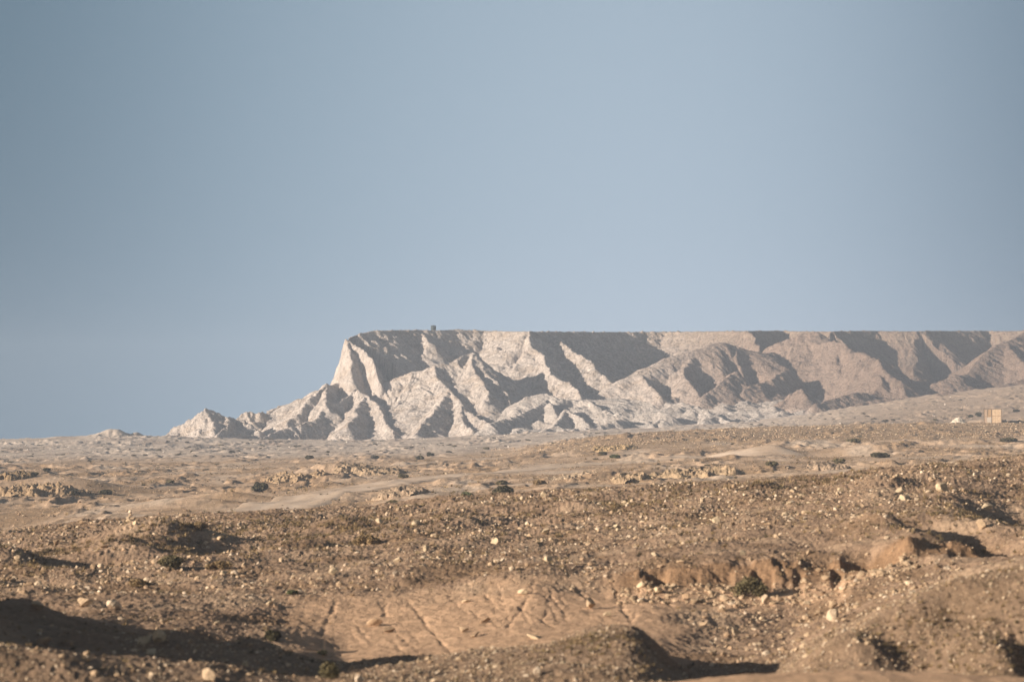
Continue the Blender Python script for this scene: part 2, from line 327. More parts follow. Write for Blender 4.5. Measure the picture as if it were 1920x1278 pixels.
TRACKPX = [(430, 1000), (500, 958), (560, 940), (640, 922), (740, 905), (850, 893), (980, 881), (1120, 869), (1260, 860), (1400, 852), (1520, 847)]
TRACK = np.array([hit(a, b, False, 150.0)[:2] for a, b in TRACKPX])
def polyline_dist(X, Y, pts, pad):
    out = np.full(X.shape, 1e3)
    for (ax, ay), (bx, by) in zip(pts[:-1], pts[1:]):
        sel = (Y > min(ay, by) - pad) & (Y < max(ay, by) + pad) & (X > min(ax, bx) - pad) & (X < max(ax, bx) + pad)
        if sel.any():
            dd, _ = seg_dist(X[sel], Y[sel], ax, ay, bx, by); out[sel] = np.minimum(out[sel], dd)
    return out

def ground_colour(px, d):
    X = (px - 960.0) * d / F; Y = d
    def mixc(c, k, m): return c * (1 - m[..., None]) + np.array(k) * m[..., None]
    c = np.broadcast_to(np.array((.320, .220, .148)), px.shape + (3,)).copy()           # golden brown rubble
    n = fbm(X / 3.0, Y / 4.0, 4, 101)
    c = mixc(c, (.20, .130, .075), sstep(0.0, 0.6, n) * .7)
    c = mixc(c, (.43, .31, .21), sstep(0.1, 0.7, -n) * .7)
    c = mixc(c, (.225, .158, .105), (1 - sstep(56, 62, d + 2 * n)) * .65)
    bk = sstep(1120, 1180, px) * sstep(73.2, 74.4, d) * (1 - sstep(75.6, 76.2, d)); c = mixc(c, (.26, .16, .09), bk * .85)      # raw brown earth of the bank
    c = mixc(c, (.52, .345, .22), bare_mask(px, d) * (1 - bk))                                     # bare sandy slope
    mid = sstep(138, 190, d)
    m2 = fbm(X / 9.0, Y / 22.0, 4, 111)
    sand = np.broadcast_to(np.array((.50, .36, .245)), px.shape + (3,)).copy()
    sand = mixc(sand, (.36, .245, .15), sstep(-.1, .5, m2)); sand = mixc(sand, (.54, .43, .33), sstep(.15, .7, -m2) * .8)
    c = c * (1 - mid[..., None]) + sand * mid[..., None]
    # brown rise in front of the white hills
    rise = sstep(850, 1150, px + 60 * m2) * sstep(385, 425, d + 20 * m2) * (1 - sstep(505, 545, d))
    c = mixc(c, (.35, .24, .145), rise * .95)
    farp = sstep(440, 540, d) * (1 - rise) * (1 - sstep(1400, 1800, px) * .7)
    c = mixc(c, (.55, .455, .37), farp)
    m3 = fbm(X / 10.0, Y / 30.0, 5, 131)
    c = mixc(c, (.35, .27, .21), farp * sstep(0.0, .55, m3) * .75)
    c = mixc(c, (.56, .47, .38), sstep(1868, 1885, px) * sstep(512, 518, d) * (1 - sstep(545, 570, d)))
    fr = sstep(1400, 1800, px) * sstep(510, 560, d)
    c = mixc(c, (.36, .27, .20), fr * .8 * (1 - sstep(1868, 1885, px) * (1 - sstep(545, 570, d))))
    c = mixc(c, (.30, .205, .13), crust_mask(X, Y, d) * mid * (1 - farp) * .7); c = mixc(c, (.40, .32, .255), crust_mask(X, Y, d) * farp * .6)
    sp = fbm(X / 1.2, Y / 4.0, 3, 151)                                                   # scattered dark scrub litter and stones
    c = mixc(c, (.15, .12, .09), sstep(.28, .7, sp) * sstep(150, 220, d) * .5)
    return np.clip(c, .02, .9)

def build_ground():
    cols = np.concatenate([np.arange(-1490, -40, 14.0), np.arange(-40, 1960, 1.9), np.arange(1960, 2625, 14.0)])
    rows = np.concatenate([np.linspace(10, 38, 40)[:-1], np.arange(38, 60, .085), np.arange(60, 80, .07), np.arange(80, 110, .14), np.arange(110, 140, .22),
                           np.arange(140, 200, 1.2), np.arange(200, 380, .75), np.arange(380, 560, 1.1), np.arange(560, 900, 2.0), np.geomspace(900, 1150, 12)])
    PX, D = np.meshgrid(cols, rows)
    z = np.empty(PX.shape); colr = np.empty(PX.shape + (3,))
    for a in range(0, len(rows), 150):
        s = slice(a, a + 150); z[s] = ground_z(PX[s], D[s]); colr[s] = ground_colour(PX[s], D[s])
    co = np.stack([(PX - 960) * D / F, D, z], -1).reshape(-1, 3)
    me = mesh_from('ground', co, grid_faces(len(rows), len(cols)), 4, True, colr.reshape(-1, 3))
    return tag(obj('ground', me, M_ground), 'stony golden brown desert ground running from the slope below to the hills', 'ground', kind='structure')
build_ground()

# ------------------------------------------------------------------ hills: height fields made of crest lines with eroded flanks
def crest_field(X, Y, ridges, seed, warp=1.0, floor=-12.0):
    wx = warp * (1.5 * fbm(X / 16, Y / 16, 3, seed) + 0.5 * fbm(X / 3.5, Y / 3.5, 3, seed + 3)); wy = warp * (1.5 * fbm(X / 16, Y / 16, 3, seed + 50) + 0.5 * fbm(X / 3.5, Y / 3.5, 3, seed + 53))
    Xw = X + wx; Yw = Y + wy
    Z = np.full(X.shape, floor)
    for ri, r in enumerate(ridges):
        pts = np.array([P(*p) for p in r['p']]); sL, sR = r.get('s', (.95, .85)); rad = r.get('r', .5); Lc = r.get('L', 15.0); s2 = r.get('s2', .35)
        gul = r.get('g', 1.3); per = r.get('per', 5.0); reach = r.get('reach', 60.0); acc = 0.0
        for (a, b) in zip(pts[:-1], pts[1:]):
            sel = (X > min(a[0], b[0]) - reach) & (X < max(a[0], b[0]) + reach) & (Y > min(a[1], b[1]) - reach) & (Y < max(a[1], b[1]) + reach)
            if not sel.any(): continue
            x = Xw[sel]; y = Yw[sel]; vx, vy = b[0] - a[0], b[1] - a[1]; ln = math.hypot(vx, vy) + 1e-6
            t = np.clip(((x - a[0]) * vx + (y - a[1]) * vy) / (ln * ln), 0, 1)
            dx = x - a[0] - t * vx; dy = y - a[1] - t * vy; dist = np.hypot(dx, dy)
            side = (vx * dy - vy * dx) / (ln * (dist + 1e-6))                    # + left of travel
            w = np.clip(side * .5 + .5, 0, 1); s = sR + (sL - sR) * w
            if 'cap' in r and acc == 0: s = np.where(t <= 0, r['cap'], s)
            if acc > 0: s = np.where(t <= 0, 50.0, s)
            dd = np.sqrt(dist * dist + rad * rad) - rad
            drop = np.maximum(s - s2, 0.05) * Lc * (1 - np.exp(-dd / Lc)) + np.where(s > 1.5, s * .7, s2) * dd
            along = acc + t * ln + 0.25 * np.arctan2(dy, dx) * np.minimum(dist, 8)
            g = 1 - np.abs(perlin(along / per + 13.7 * ri, dist / (per * 5.0) + seed, seed + ri)) * 1.9
            g2 = 1 - np.abs(perlin(along / (per * .37) + 3.1 * ri, dist / (per * 2.5), seed + 70 + ri)) * 1.9
            g3 = 1 - np.abs(perlin(along / (per * .16) + 9.1 * ri, dist / (per * 1.2), seed + 90 + ri)) * 1.9
            z = a[2] + t * (b[2] - a[2]) - drop - r.get('jag', .7) * np.abs(perlin(along / 3.3 + ri * 5.1, np.zeros_like(along) + ri, seed + 33)) - .42 * gul * np.clip(dist / 2, 0, 1) * np.clip(g3, 0, 1) - gul * np.clip(dist / 9, 0, 1) * (np.clip(g, 0, 1) ** 2) - .55 * gul * np.clip(dist / 4, 0, 1) * np.clip(g2, 0, 1) ** 2
            Z[sel] = np.maximum(Z[sel], z); acc += ln
    return Z
def hill_mesh(name, pxr, dr, step, field, colour, mat=M_chalk):
    cols = np.arange(pxr[0], pxr[1], 1.9); rows = np.concatenate([np.arange(a, b, s) for a, b, s in step])
    PX, D = np.meshgrid(cols, rows); X = (PX - 960) * D / F
    z = field(PX, D, X); c = colour(PX, D, X, z)
    f = grid_faces(len(rows), len(cols)); low = (z < -9).reshape(-1); f = f[~low[f].all(axis=1)]
    used = np.zeros(z.size, bool); used[f.ravel()] = True; idx = np.cumsum(used) - 1
    co = np.stack([X, D, z], -1).reshape(-1, 3)[used]
    me = mesh_from(name, co, idx[f], 4, True, c.reshape(-1, 3)[used])
    return obj(name, me, mat)

RIM = [(652, 634, 880), (672, 626, 884), (700, 619.5, 890), (740, 618.5, 897), (788, 618, 905), (812, 619, 907), (860, 618, 913), (910, 619.5, 917), (935, 620.5, 912), (965, 621, 906), (993, 621, 900),
       (1020, 621.5, 915), (1070, 621.5, 938), (1130, 622, 962), (1190, 622, 976), (1250, 621.5, 979), (1310, 621, 966), (1360, 620.5, 945), (1400, 620, 930), (1425, 620, 940), (1470, 620, 957), (1530, 621, 940), (1560, 621, 938), (1600, 620, 950),
       (1650, 620, 958), (1680, 620.5, 956), (1720, 620.5, 954), (1770, 620, 968), (1850, 620, 985), (1910, 620, 975), (2000, 618, 930), (2120, 618, 925), (2300, 618, 940)]
rimP = np.array([P(*p) for p in RIM])
MESA = [dict(p=RIM[1:], jag=0, s=(8.0, .80), r=.2, L=26, s2=.5, g=.5, per=6, reach=75, cap=4.0),
 dict(p=[(652, 634, 880), (664, 645, 877), (680, 658, 872), (692, 672, 869), (704, 692, 866), (717, 718, 863)], s=(1.1, 2.6), L=14, s2=.8, g=1.2, per=4, reach=40),
 dict(p=[(652, 634, 880), (650, 660, 874), (655, 690, 868), (662, 718, 864), (668, 740, 860)], s=(1.2, 2.4), L=10, s2=.9, g=1.3, per=4, reach=35),
 dict(p=[(789, 620, 905), (803, 632, 898), (812, 643, 894)], s=(1.0, .9), g=.8),
 dict(p=[(993, 621, 900), (1000, 645, 893), (1012, 662, 888), (1024, 676, 881), (1034, 694, 874), (1064, 720, 862), (1086, 736, 852)], s=(.8, 1.0), g=1.2, per=5),
 dict(p=[(1018, 622, 915), (1060, 645, 903), (1100, 675, 889), (1130, 700, 879), (1160, 726, 867)], s=(.8, .8), g=.8),
 dict(p=[(1050, 624, 930), (1085, 650, 915), (1120, 680, 900)], s=(.8, .8), g=.7),
 dict(p=[(1400, 620, 928), (1412, 634, 920), (1421, 652, 912), (1428, 670, 904)], s=(1.0, 1.1), g=1.0),
]
def mesa_field(PX, D, X):
    z = crest_field(X, D, MESA, 200)
    # the table top behind the rim
    rimd = np.interp(PX, [p[0] for p in RIM], [p[2] for p in RIM]); rz = np.interp(PX, [p[0] for p in RIM], [zof(p[1], p[2]) for p in RIM])
    inside = (D > rimd + .3 * fbm(X / 2, D / 2, 2, 8)) & (PX > 652 + 0.10 * (D - 880) * F / D)
    top = rz - .05 - .02 * (D - rimd) + .42 * fbm(X / 1.6, D / 3, 4, 9) * sstep(1, 3, D - rimd) * (1 - sstep(3, 25, D - rimd))
    z = np.where(inside, np.maximum(z, top), z)
    rough = 1 - np.where(inside, .9, 0)
    dark = sstep(1010, 1080, PX) * (1 - sstep(1240, 1330, PX))
    z = z + rough * (.34 * fbm(X / 3.0, D / 3.0 + z / 3, 5, 210, .55) + dark * .35 * fbm(X / 1.6, D / 1.6 + z / 2, 3, 214))
    lim = zof(np.interp(PX, [p[0] for p in RIM], [p[1] for p in RIM]), D)
    return np.minimum(z, lim + .45)
def chalk_colour(PX, D, X, z, white=1.0):
    def mixc(c, k, m): return c * (1 - m[..., None]) + np.array(k) * m[..., None]
    c = np.broadcast_to(np.array((.49, .428, .380)), PX.shape + (3,)).copy()
    n = fbm(X / 7, D / 7 + z / 5, 5, 301)
    c = mixc(c, (.41, .335, .272), sstep(-.1, .6, n) * .75)
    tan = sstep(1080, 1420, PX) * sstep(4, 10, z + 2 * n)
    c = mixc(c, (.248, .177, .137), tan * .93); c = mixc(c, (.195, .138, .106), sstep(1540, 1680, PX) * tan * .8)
    st = perlin(np.zeros_like(z) + X / 90, z / 1.1 + .5 * n, 305)
    c = mixc(c, (.60, .535, .48), sstep(.15, .5, st) * .35 * (1 - tan))
    sp = fbm(X / .8, (D + z * 1.4) / .8, 3, 321); c = mixc(c, (.20, .16, .125), sstep(.34, .7, sp + .25 * n) * .7)      # stones and tufts lying on the slopes
    c = mixc(c, (.66, .60, .54), sstep(.35, .7, -sp) * .4 * (1 - tan))
    return np.clip(c, .03, .9)
def mesa_colour(PX, D, X, z):
    c = chalk_colour(PX, D, X, z)
    def mixc(c, k, m): return c * (1 - m[..., None]) + np.array(k) * m[..., None]
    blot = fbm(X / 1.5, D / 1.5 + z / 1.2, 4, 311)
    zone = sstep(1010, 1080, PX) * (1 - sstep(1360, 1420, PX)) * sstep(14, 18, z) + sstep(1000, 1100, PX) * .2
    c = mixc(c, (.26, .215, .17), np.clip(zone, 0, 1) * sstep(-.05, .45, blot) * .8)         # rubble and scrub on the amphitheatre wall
    rimd = np.interp(PX, [p[0] for p in RIM], [p[2] for p in RIM])
    cap = sstep(30.2, 33, z) * sstep(-.3, .5, blot + .2)
    c = mixc(c, (.34, .265, .195), cap * .5)
    return c
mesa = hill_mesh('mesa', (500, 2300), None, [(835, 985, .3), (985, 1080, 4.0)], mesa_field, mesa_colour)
tag(mesa, 'long flat topped pale chalk mesa with steep eroded walls under the sky', 'mesa', kind='structure')

FRONT = [
 dict(p=[(717, 719, 866), (742, 706, 866), (775, 696, 865), (800, 687, 863), (815, 684, 861), (846, 680, 862), (862, 669, 864), (874, 664, 866), (886, 659, 867), (900, 672, 863), (915, 697, 857), (940, 722, 850), (952, 744, 845), (962, 766, 838)], s=(.9, .9), g=1.3, per=5),
 dict(p=[(815, 684, 861), (825, 697, 856), (837, 725, 848), (852, 741, 842), (868, 757, 836), (880, 772, 830), (897, 783, 823), (915, 792, 816)], s=(.85, 1.0), g=1.0, per=4.5),
 dict(p=[(868, 757, 836), (862, 780, 827), (872, 796, 818), (884, 807, 811)], s=(.9, 1.0), g=.8),
 dict(p=[(840, 730, 846), (818, 762, 834), (800, 788, 822), (788, 812, 812)], s=(.8, .9), g=.8),
 dict(p=[(886, 659, 867), (893, 690, 857), (905, 715, 848), (916, 745, 838)], s=(.8, .9), g=.9),
 dict(p=[(655, 736, 861), (625, 757, 851), (590, 786, 838), (540, 801, 828), (476, 824, 815)], s=(1.1, .9), g=1.0, per=4),
 dict(p=[(668, 730, 861), (684, 737, 858), (700, 752, 850), (718, 777, 838), (733, 808, 826)], s=(.9, 1.1), g=.9, per=4),
 dict(p=[(684, 737, 858), (665, 770, 842), (650, 800, 828)], s=(.8, .8), g=.7),
 dict(p=[(540, 790, 842), (556, 776, 846), (578, 746, 853), (605, 720, 864), (622, 721, 868), (642, 716, 872)], s=(.95, 1.3), g=1.0, per=4),
 dict(p=[(605, 720, 864), (612, 745, 852), (622, 765, 845)], s=(.9, 1.1), g=.6),
]
def front_field(PX, D, X):
    z = crest_field(X, D, FRONT, 400, .8)
    return z + .36 * fbm(X / 2.8, D / 2.8 + z / 3, 5, 410, .55)
o = hill_mesh('chalk_ridge', (440, 1000), None, [(790, 900, .28)], front_field, chalk_colour)
tag(o, 'white pyramid shaped chalk ridge standing before the mesa nose', 'hill', kind='structure')

SIDE = [
 dict(p=[(1112, 742, 861), (1165, 713, 866), (1200, 694, 870), (1250, 671, 876), (1300, 654, 881), (1340, 643, 885), (1362, 641, 886), (1390, 646, 887), (1412, 655, 889), (1436, 664, 893), (1447, 660, 901)], s=(.8, .80), r=3.5, g=.7, jag=.2),
 dict(p=[(1200, 700, 868), (1210, 708, 862), (1228, 728, 853), (1240, 742, 846)], s=(.7, .9), g=.6),
 dict(p=[(1296, 657, 881), (1282, 678, 869), (1286, 706, 856), (1308, 739, 845)], s=(.75, .9), g=.8, per=3.5),
 dict(p=[(1382, 646, 886), (1391, 665, 873), (1378, 691, 861), (1351, 718, 851), (1318, 742, 842)], s=(.75, .95), g=.8, per=3.5),
 dict(p=[(1425, 663, 888), (1433, 682, 878), (1418, 702, 868), (1396, 727, 857)], s=(.75, .9), g=.8, per=3.5),
 dict(p=[(1430, 664, 907), (1446, 648, 909), (1470, 637, 909), (1497, 626, 908), (1533, 621.5, 906)], s=(.8, .72), r=1.5, g=.6, jag=.2),
 dict(p=[(1500, 628, 907), (1536, 645, 897), (1565, 637, 893), (1582, 640, 889), (1602, 655, 882), (1618, 658, 878), (1650, 670, 868), (1655, 692, 859), (1690, 712, 850), (1700, 738, 842)], s=(.70, .95), r=1.2, g=.7),
 dict(p=[(1395, 730, 850), (1430, 708, 860), (1460, 692, 867), (1474, 684, 872)], s=(.8, .9), g=.7),
 dict(p=[(1495, 726, 840), (1512, 743, 833)], s=(.8, .8), g=.5),
 dict(p=[(1530, 757, 826), (1580, 741, 836), (1615, 731, 843), (1648, 711, 851), (1652, 694, 861)], s=(.7, .8), g=.8),
 dict(p=[(1600, 760, 820), (1640, 748, 826), (1690, 745, 830)], s=(.6, .6), g=.5),
 dict(p=[(1790, 690, 866), (1822, 672, 878), (1850, 656, 888), (1880, 640, 898), (1920, 622, 908), (1985, 606, 920)], s=(.7, .7), r=1.5, g=.8),
 dict(p=[(1880, 640, 898), (1905, 662, 885), (1945, 700, 868)], s=(.7, .7), g=.6),
 dict(p=[(1752, 748, 800), (1775, 732, 805), (1800, 746, 808)], s=(.5, .5), g=.1, jag=0, reach=25),
 dict(p=[(1820, 748, 800), (1865, 728, 806), (1900, 716, 810), (1945, 704, 814), (2050, 690, 825)], s=(.5, .5), r=1.5, g=.5, reach=40),
]
def side_field(PX, D, X):
    z = crest_field(X, D, SIDE, 500, .8)
    for (cp, cd, dep, sx, sy) in ((1318, 866, 5.0, 5.0, 9), (1406, 872, 7.5, 5.2, 10), (1248, 860, 3.0, 4.0, 6), (1525, 868, 4.0, 8, 9), (1730, 886, 8.5, 12, 15), (1640, 846, 2.5, 4, 5), (1868, 870, 6.0, 9, 9), (1580, 880, 1.2, 1.0, 6)):
        z = z - dep * np.exp(-((X - (cp - 960) * cd / F + .8 * fbm(X / 4, D / 4, 3, 521)) / sx) ** 2 - ((D - cd) / sy) ** 2)
    return z + .30 * fbm(X / 2.8, D / 2.8 + z / 3, 5, 510, .5)
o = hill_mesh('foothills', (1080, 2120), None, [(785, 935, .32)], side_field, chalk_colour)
tag(o, 'rounded tan foothills with gullied flanks against the right of the mesa', 'hill', kind='structure')

LOW = [
 dict(p=[(985, 743, 838), (1022, 736, 840), (1040, 744, 838)], s=(.7, .7), g=.5, reach=25),
 dict(p=[(1022, 748, 832), (1002, 764, 822), (988, 770, 815), (962, 779, 806), (915, 793, 795)], s=(.8, .8), g=.6, per=3, reach=25),
 dict(p=[(1040, 748, 836), (1075, 749, 838), (1108, 751, 836), (1112, 757, 832)], s=(.6, 2.0), g=.4, per=3, reach=18),
 dict(p=[(1028, 755, 826), (1040, 770, 815), (1048, 790, 803)], s=(.8, 1.0), g=.6, per=3, reach=20),
 dict(p=[(1062, 766, 815), (1050, 784, 803), (1038, 800, 793)], s=(.8, 1.0), g=.6, per=3, reach=20),
 dict(p=[(1062, 766, 815), (1090, 782, 805), (1100, 792, 797)], s=(.8, .9), g=.6, per=3, reach=20),
 dict(p=[(1130, 776, 806), (1172, 780, 804), (1152, 788, 797), (1105, 804, 788)], s=(.7, .8), g=.5, per=3, reach=18),
 dict(p=[(1215, 771, 812), (1232, 769, 812), (1250, 775, 808)], s=(.6, .7), g=.4, reach=12),
 dict(p=[(1225, 795, 790), (1240, 784, 796), (1246, 788, 792)], s=(.7, .9), g=.4, reach=12),
 dict(p=[(1295, 766, 818), (1310, 760, 820), (1330, 770, 815)], s=(.5, .6), g=.4, reach=14),
 dict(p=[(1320, 786, 800), (1345, 777, 806), (1370, 790, 800)], s=(.5, .6), g=.4, reach=14),
 dict(p=[(1395, 794, 800), (1412, 781, 805), (1425, 790, 803)], s=(.6, .6), g=.4, reach=14),
 dict(p=[(1530, 792, 760), (1560, 776, 772), (1580, 768, 780)], s=(.5, .6), g=.4, reach=18),
 dict(p=[(1020, 806, 778), (1042, 796, 785), (1060, 806, 780)], s=(.7, .7), g=.4, reach=10),
 dict(p=[(1075, 806, 774), (1083, 801, 778), (1090, 808, 775)], s=(.7, .8), g=.3, reach=8),
]
def low_field(PX, D, X):
    lo = crest_field(X, D, LOW, 600, .5)
    row = np.interp(D, [765, 790, 850, 880], [812, 804, 743, 735]); pl = zof(row, D) - 1.2
    edge = sstep(890, 1010, PX + 20 * perlin(D / 15, X / 15, 3)) * (1 - sstep(1480, 1640, PX))
    hum = 2.0 * (ridged(X / 15, D / 13, 3, 620, .4) - 1.0) + .35 * fbm(X / 4.5, D / 3.5, 3, 621)
    flat = sstep(835, 860, D) * .7
    z = np.where(edge > 0.01, pl + hum * (1 - flat), -12) - 7 * (1 - edge) ** 2
    return np.maximum(z, lo) + .18 * fbm(X / 1.6, D / 1.6, 3, 622)
def low_colour(PX, D, X, z):
    c = chalk_colour(PX, D, X, z); c = c * .35 + np.array((.52, .47, .425)) * .65
    n = fbm(X / 6, D / 10, 4, 630); m = (sstep(.1, .7, n) * .45)[..., None]
    return c * (1 - m) + np.array((.40, .34, .29)) * m
o = hill_mesh('white_hummocks', (880, 1660), None, [(755, 885, .3)], low_field, low_colour)
tag(o, 'low white chalk hummocks at the foot of the mesa', 'hill', kind='structure')

KNOLL = [
 dict(p=[(312, 815, 846), (330, 806, 848), (340, 797, 850), (352, 791, 850), (370, 774, 850), (383, 764, 850), (398, 771, 850), (412, 779, 852), (440, 782, 853), (462, 790, 850), (490, 806, 846)], s=(.8, .7), g=.9, per=3, reach=30),
 dict(p=[(383, 766, 850), (395, 790, 842), (405, 812, 834)], s=(.9, .9), g=.6, per=3, reach=20),
 dict(p=[(425, 780, 852), (420, 800, 840), (408, 815, 832)], s=(.9, .9), g=.6, per=3, reach=20),
 dict(p=[(440, 784, 882), (458, 771, 884), (470, 769, 885), (488, 776, 884), (503, 771, 892), (515, 765, 900), (540, 757, 905), (565, 752, 910), (605, 745, 915), (660, 740, 915)], s=(.7, .7), g=.8, per=4, reach=40),
]
def knoll_field(PX, D, X):
    z = crest_field(X, D, KNOLL, 700, .9)
    return z + .75 * fbm(X / 3.2, D / 3.2 + z / 3, 5, 710, .6)
def knoll_colour(PX, D, X, z):
    c = chalk_colour(PX, D, X, z); m = (sstep(440, 500, PX) * sstep(862, 875, D) * .8)[..., None]
    return c * (1 - m) + np.array((.40, .335, .275)) * m
o = hill_mesh('knoll', (290, 680), None, [(815, 930, .3)], knoll_field, knoll_colour)
tag(o, 'small white peaked knoll off the left end of the mesa', 'hill', kind='structure')
#OBJECTS
# ------------------------------------------------------------------ track: a strip of packed dust draped 2 cm above the ground
def build_track():
    q = []
    for (ax, ay), (bx, by) in zip(TRACK[:-1], TRACK[1:]):
        n = max(2, int(math.hypot(bx - ax, by - ay) / 1.2))
        for i in range(n): q.append((ax + (bx - ax) * i / n, ay + (by - ay) * i / n))
    q = np.array(q); k = np.hanning(25); k /= k.sum()
    q = np.stack([np.convolve(np.pad(q[:, i], 12, mode='edge'), k, 'valid') for i in (0, 1)], 1)
    tg = np.gradient(q, axis=0); tg /= np.linalg.norm(tg, axis=1)[:, None]; nm = np.stack([-tg[:, 1], tg[:, 0]], 1)
    W = np.linspace(-1, 1, 15); hw = 3.6 + 1.5 * perlin(np.arange(len(q)) / 14.0, np.zeros(len(q)), 3)
    XY = q[:, None, :] + nm[:, None, :] * (W[None, :, None] * hw[:, None, None])
    X = XY[..., 0]; Y = XY[..., 1]; px = X / Y * F + 960
    z = ground_z(px.ravel(), Y.ravel()).reshape(X.shape)
    rut = -.05 * (np.exp(-((W - .35) / .14) ** 2) + np.exp(-((W + .35) / .14) ** 2)) - .14 * (np.abs(W) > .97) + .05
    z = z + .03 + rut[None, :]
    c = np.broadcast_to(np.array((.58, .45, .335)), X.shape + (3,)).copy(); m = (np.exp(-((np.abs(W) - .35) / .16) ** 2))[None, :, None] * .5
    c = c * (1 - m) + np.array((.64, .53, .43)) * m
    n = sstep(-.1, .6, fbm(X / 5, Y / 12, 3, 66))[..., None] * .6; c = c * (1 - n) + np.array((.46, .335, .23)) * n
    me = mesh_from('dirt_track', np.stack([X, Y, z], -1).reshape(-1, 3), grid_faces(*X.shape), 4, True, c.reshape(-1, 3))
    tag(obj('dirt_track', me, M_track), 'pale dusty vehicle track curving across the plain', 'track', kind='structure')
build_track()

# ------------------------------------------------------------------ rocks
import bmesh
def ico(sub):
    bm = bmesh.new(); bmesh.ops.create_icosphere(bm, subdivisions=sub, radius=1.0)
    v = np.array([x.co[:] for x in bm.verts]); f = np.array([[w.index for w in q.verts] for q in bm.faces]); bm.free(); return v, f
ICO = {k: ico(k) for k in (1, 2, 3, 4)}
def rock_shape(seed, sub, planes=11, rough=.05):
    rg = np.random.default_rng(seed); v, f = ICO[sub]; r = np.ones(len(v)) * 1.15
    n = rg.normal(size=(planes, 3)); n /= np.linalg.norm(n, axis=1)[:, None]; h = rg.uniform(.45, .95, planes)
    dots = v @ n.T
    with np.errstate(all='ignore'): lim = np.where(dots > .05, h / dots, 9)
    r = np.minimum(r, lim.min(1))
    r = r * (1 + rough * fbm(v[:, 0] * 2.1 + seed, v[:, 1] * 2.1 + v[:, 2] * 1.7, 3, seed % 997))
    p = v * r[:, None] * np.array([1, rg.uniform(.7, .95), rg.uniform(.6, .85)])
    return p, f
ROCKCOL = [(.42, .315, .21), (.37, .27, .175), (.49, .385, .27), (.32, .225, .145), (.53, .43, .32), (.27, .19, .12)]
PROTO = []
for i in range(14):
    p, f = rock_shape(900 + i, 4, 9, .06); col = np.array(ROCKCOL[i % 6]) * 1.05
    cc = col[None] * (1 + .22 * fbm(p[:, 0] * 3 + i, p[:, 1] * 3 + p[:, 2] * 2, 3, i))[:, None]
    me = mesh_from('rock', p, f, 3, False, np.clip(cc, .03, .9)); me.materials.append(M_rock); PROTO.append(me)
PALE = []
for i in range(6):
    p, f = rock_shape(960 + i, 4, 9, .06); cc = np.array((.50, .395, .265))[None] * (1 + .18 * fbm(p[:, 0] * 3 + i, p[:, 1] * 3 + p[:, 2] * 2, 3, i))[:, None]
    me = mesh_from('rock', p, f, 3, False, np.clip(cc, .03, .9)); me.materials.append(M_rock); PALE.append(me)
rnd = random.Random(4)
def put_rock(x, y, z, r, label, group, hr=1.0, pale=False, sink=.30, cat='rock', name='rock'):
    me = rnd.choice(PALE if pale else PROTO)
    o = bpy.data.objects.new(name, me); C.objects.link(o)
    o.scale = (r, r * rnd.uniform(.8, 1.1), r * hr); o.rotation_euler = (rnd.uniform(-.3, .3), rnd.uniform(-.3, .3), rnd.uniform(0, 6.28))
    o.location = (x, y, z + r * hr * (.72 - sink * 2 * .72 + .1)); return tag(o, label, cat, group)
G_BOULD = 'boulders that stand out on the slopes'
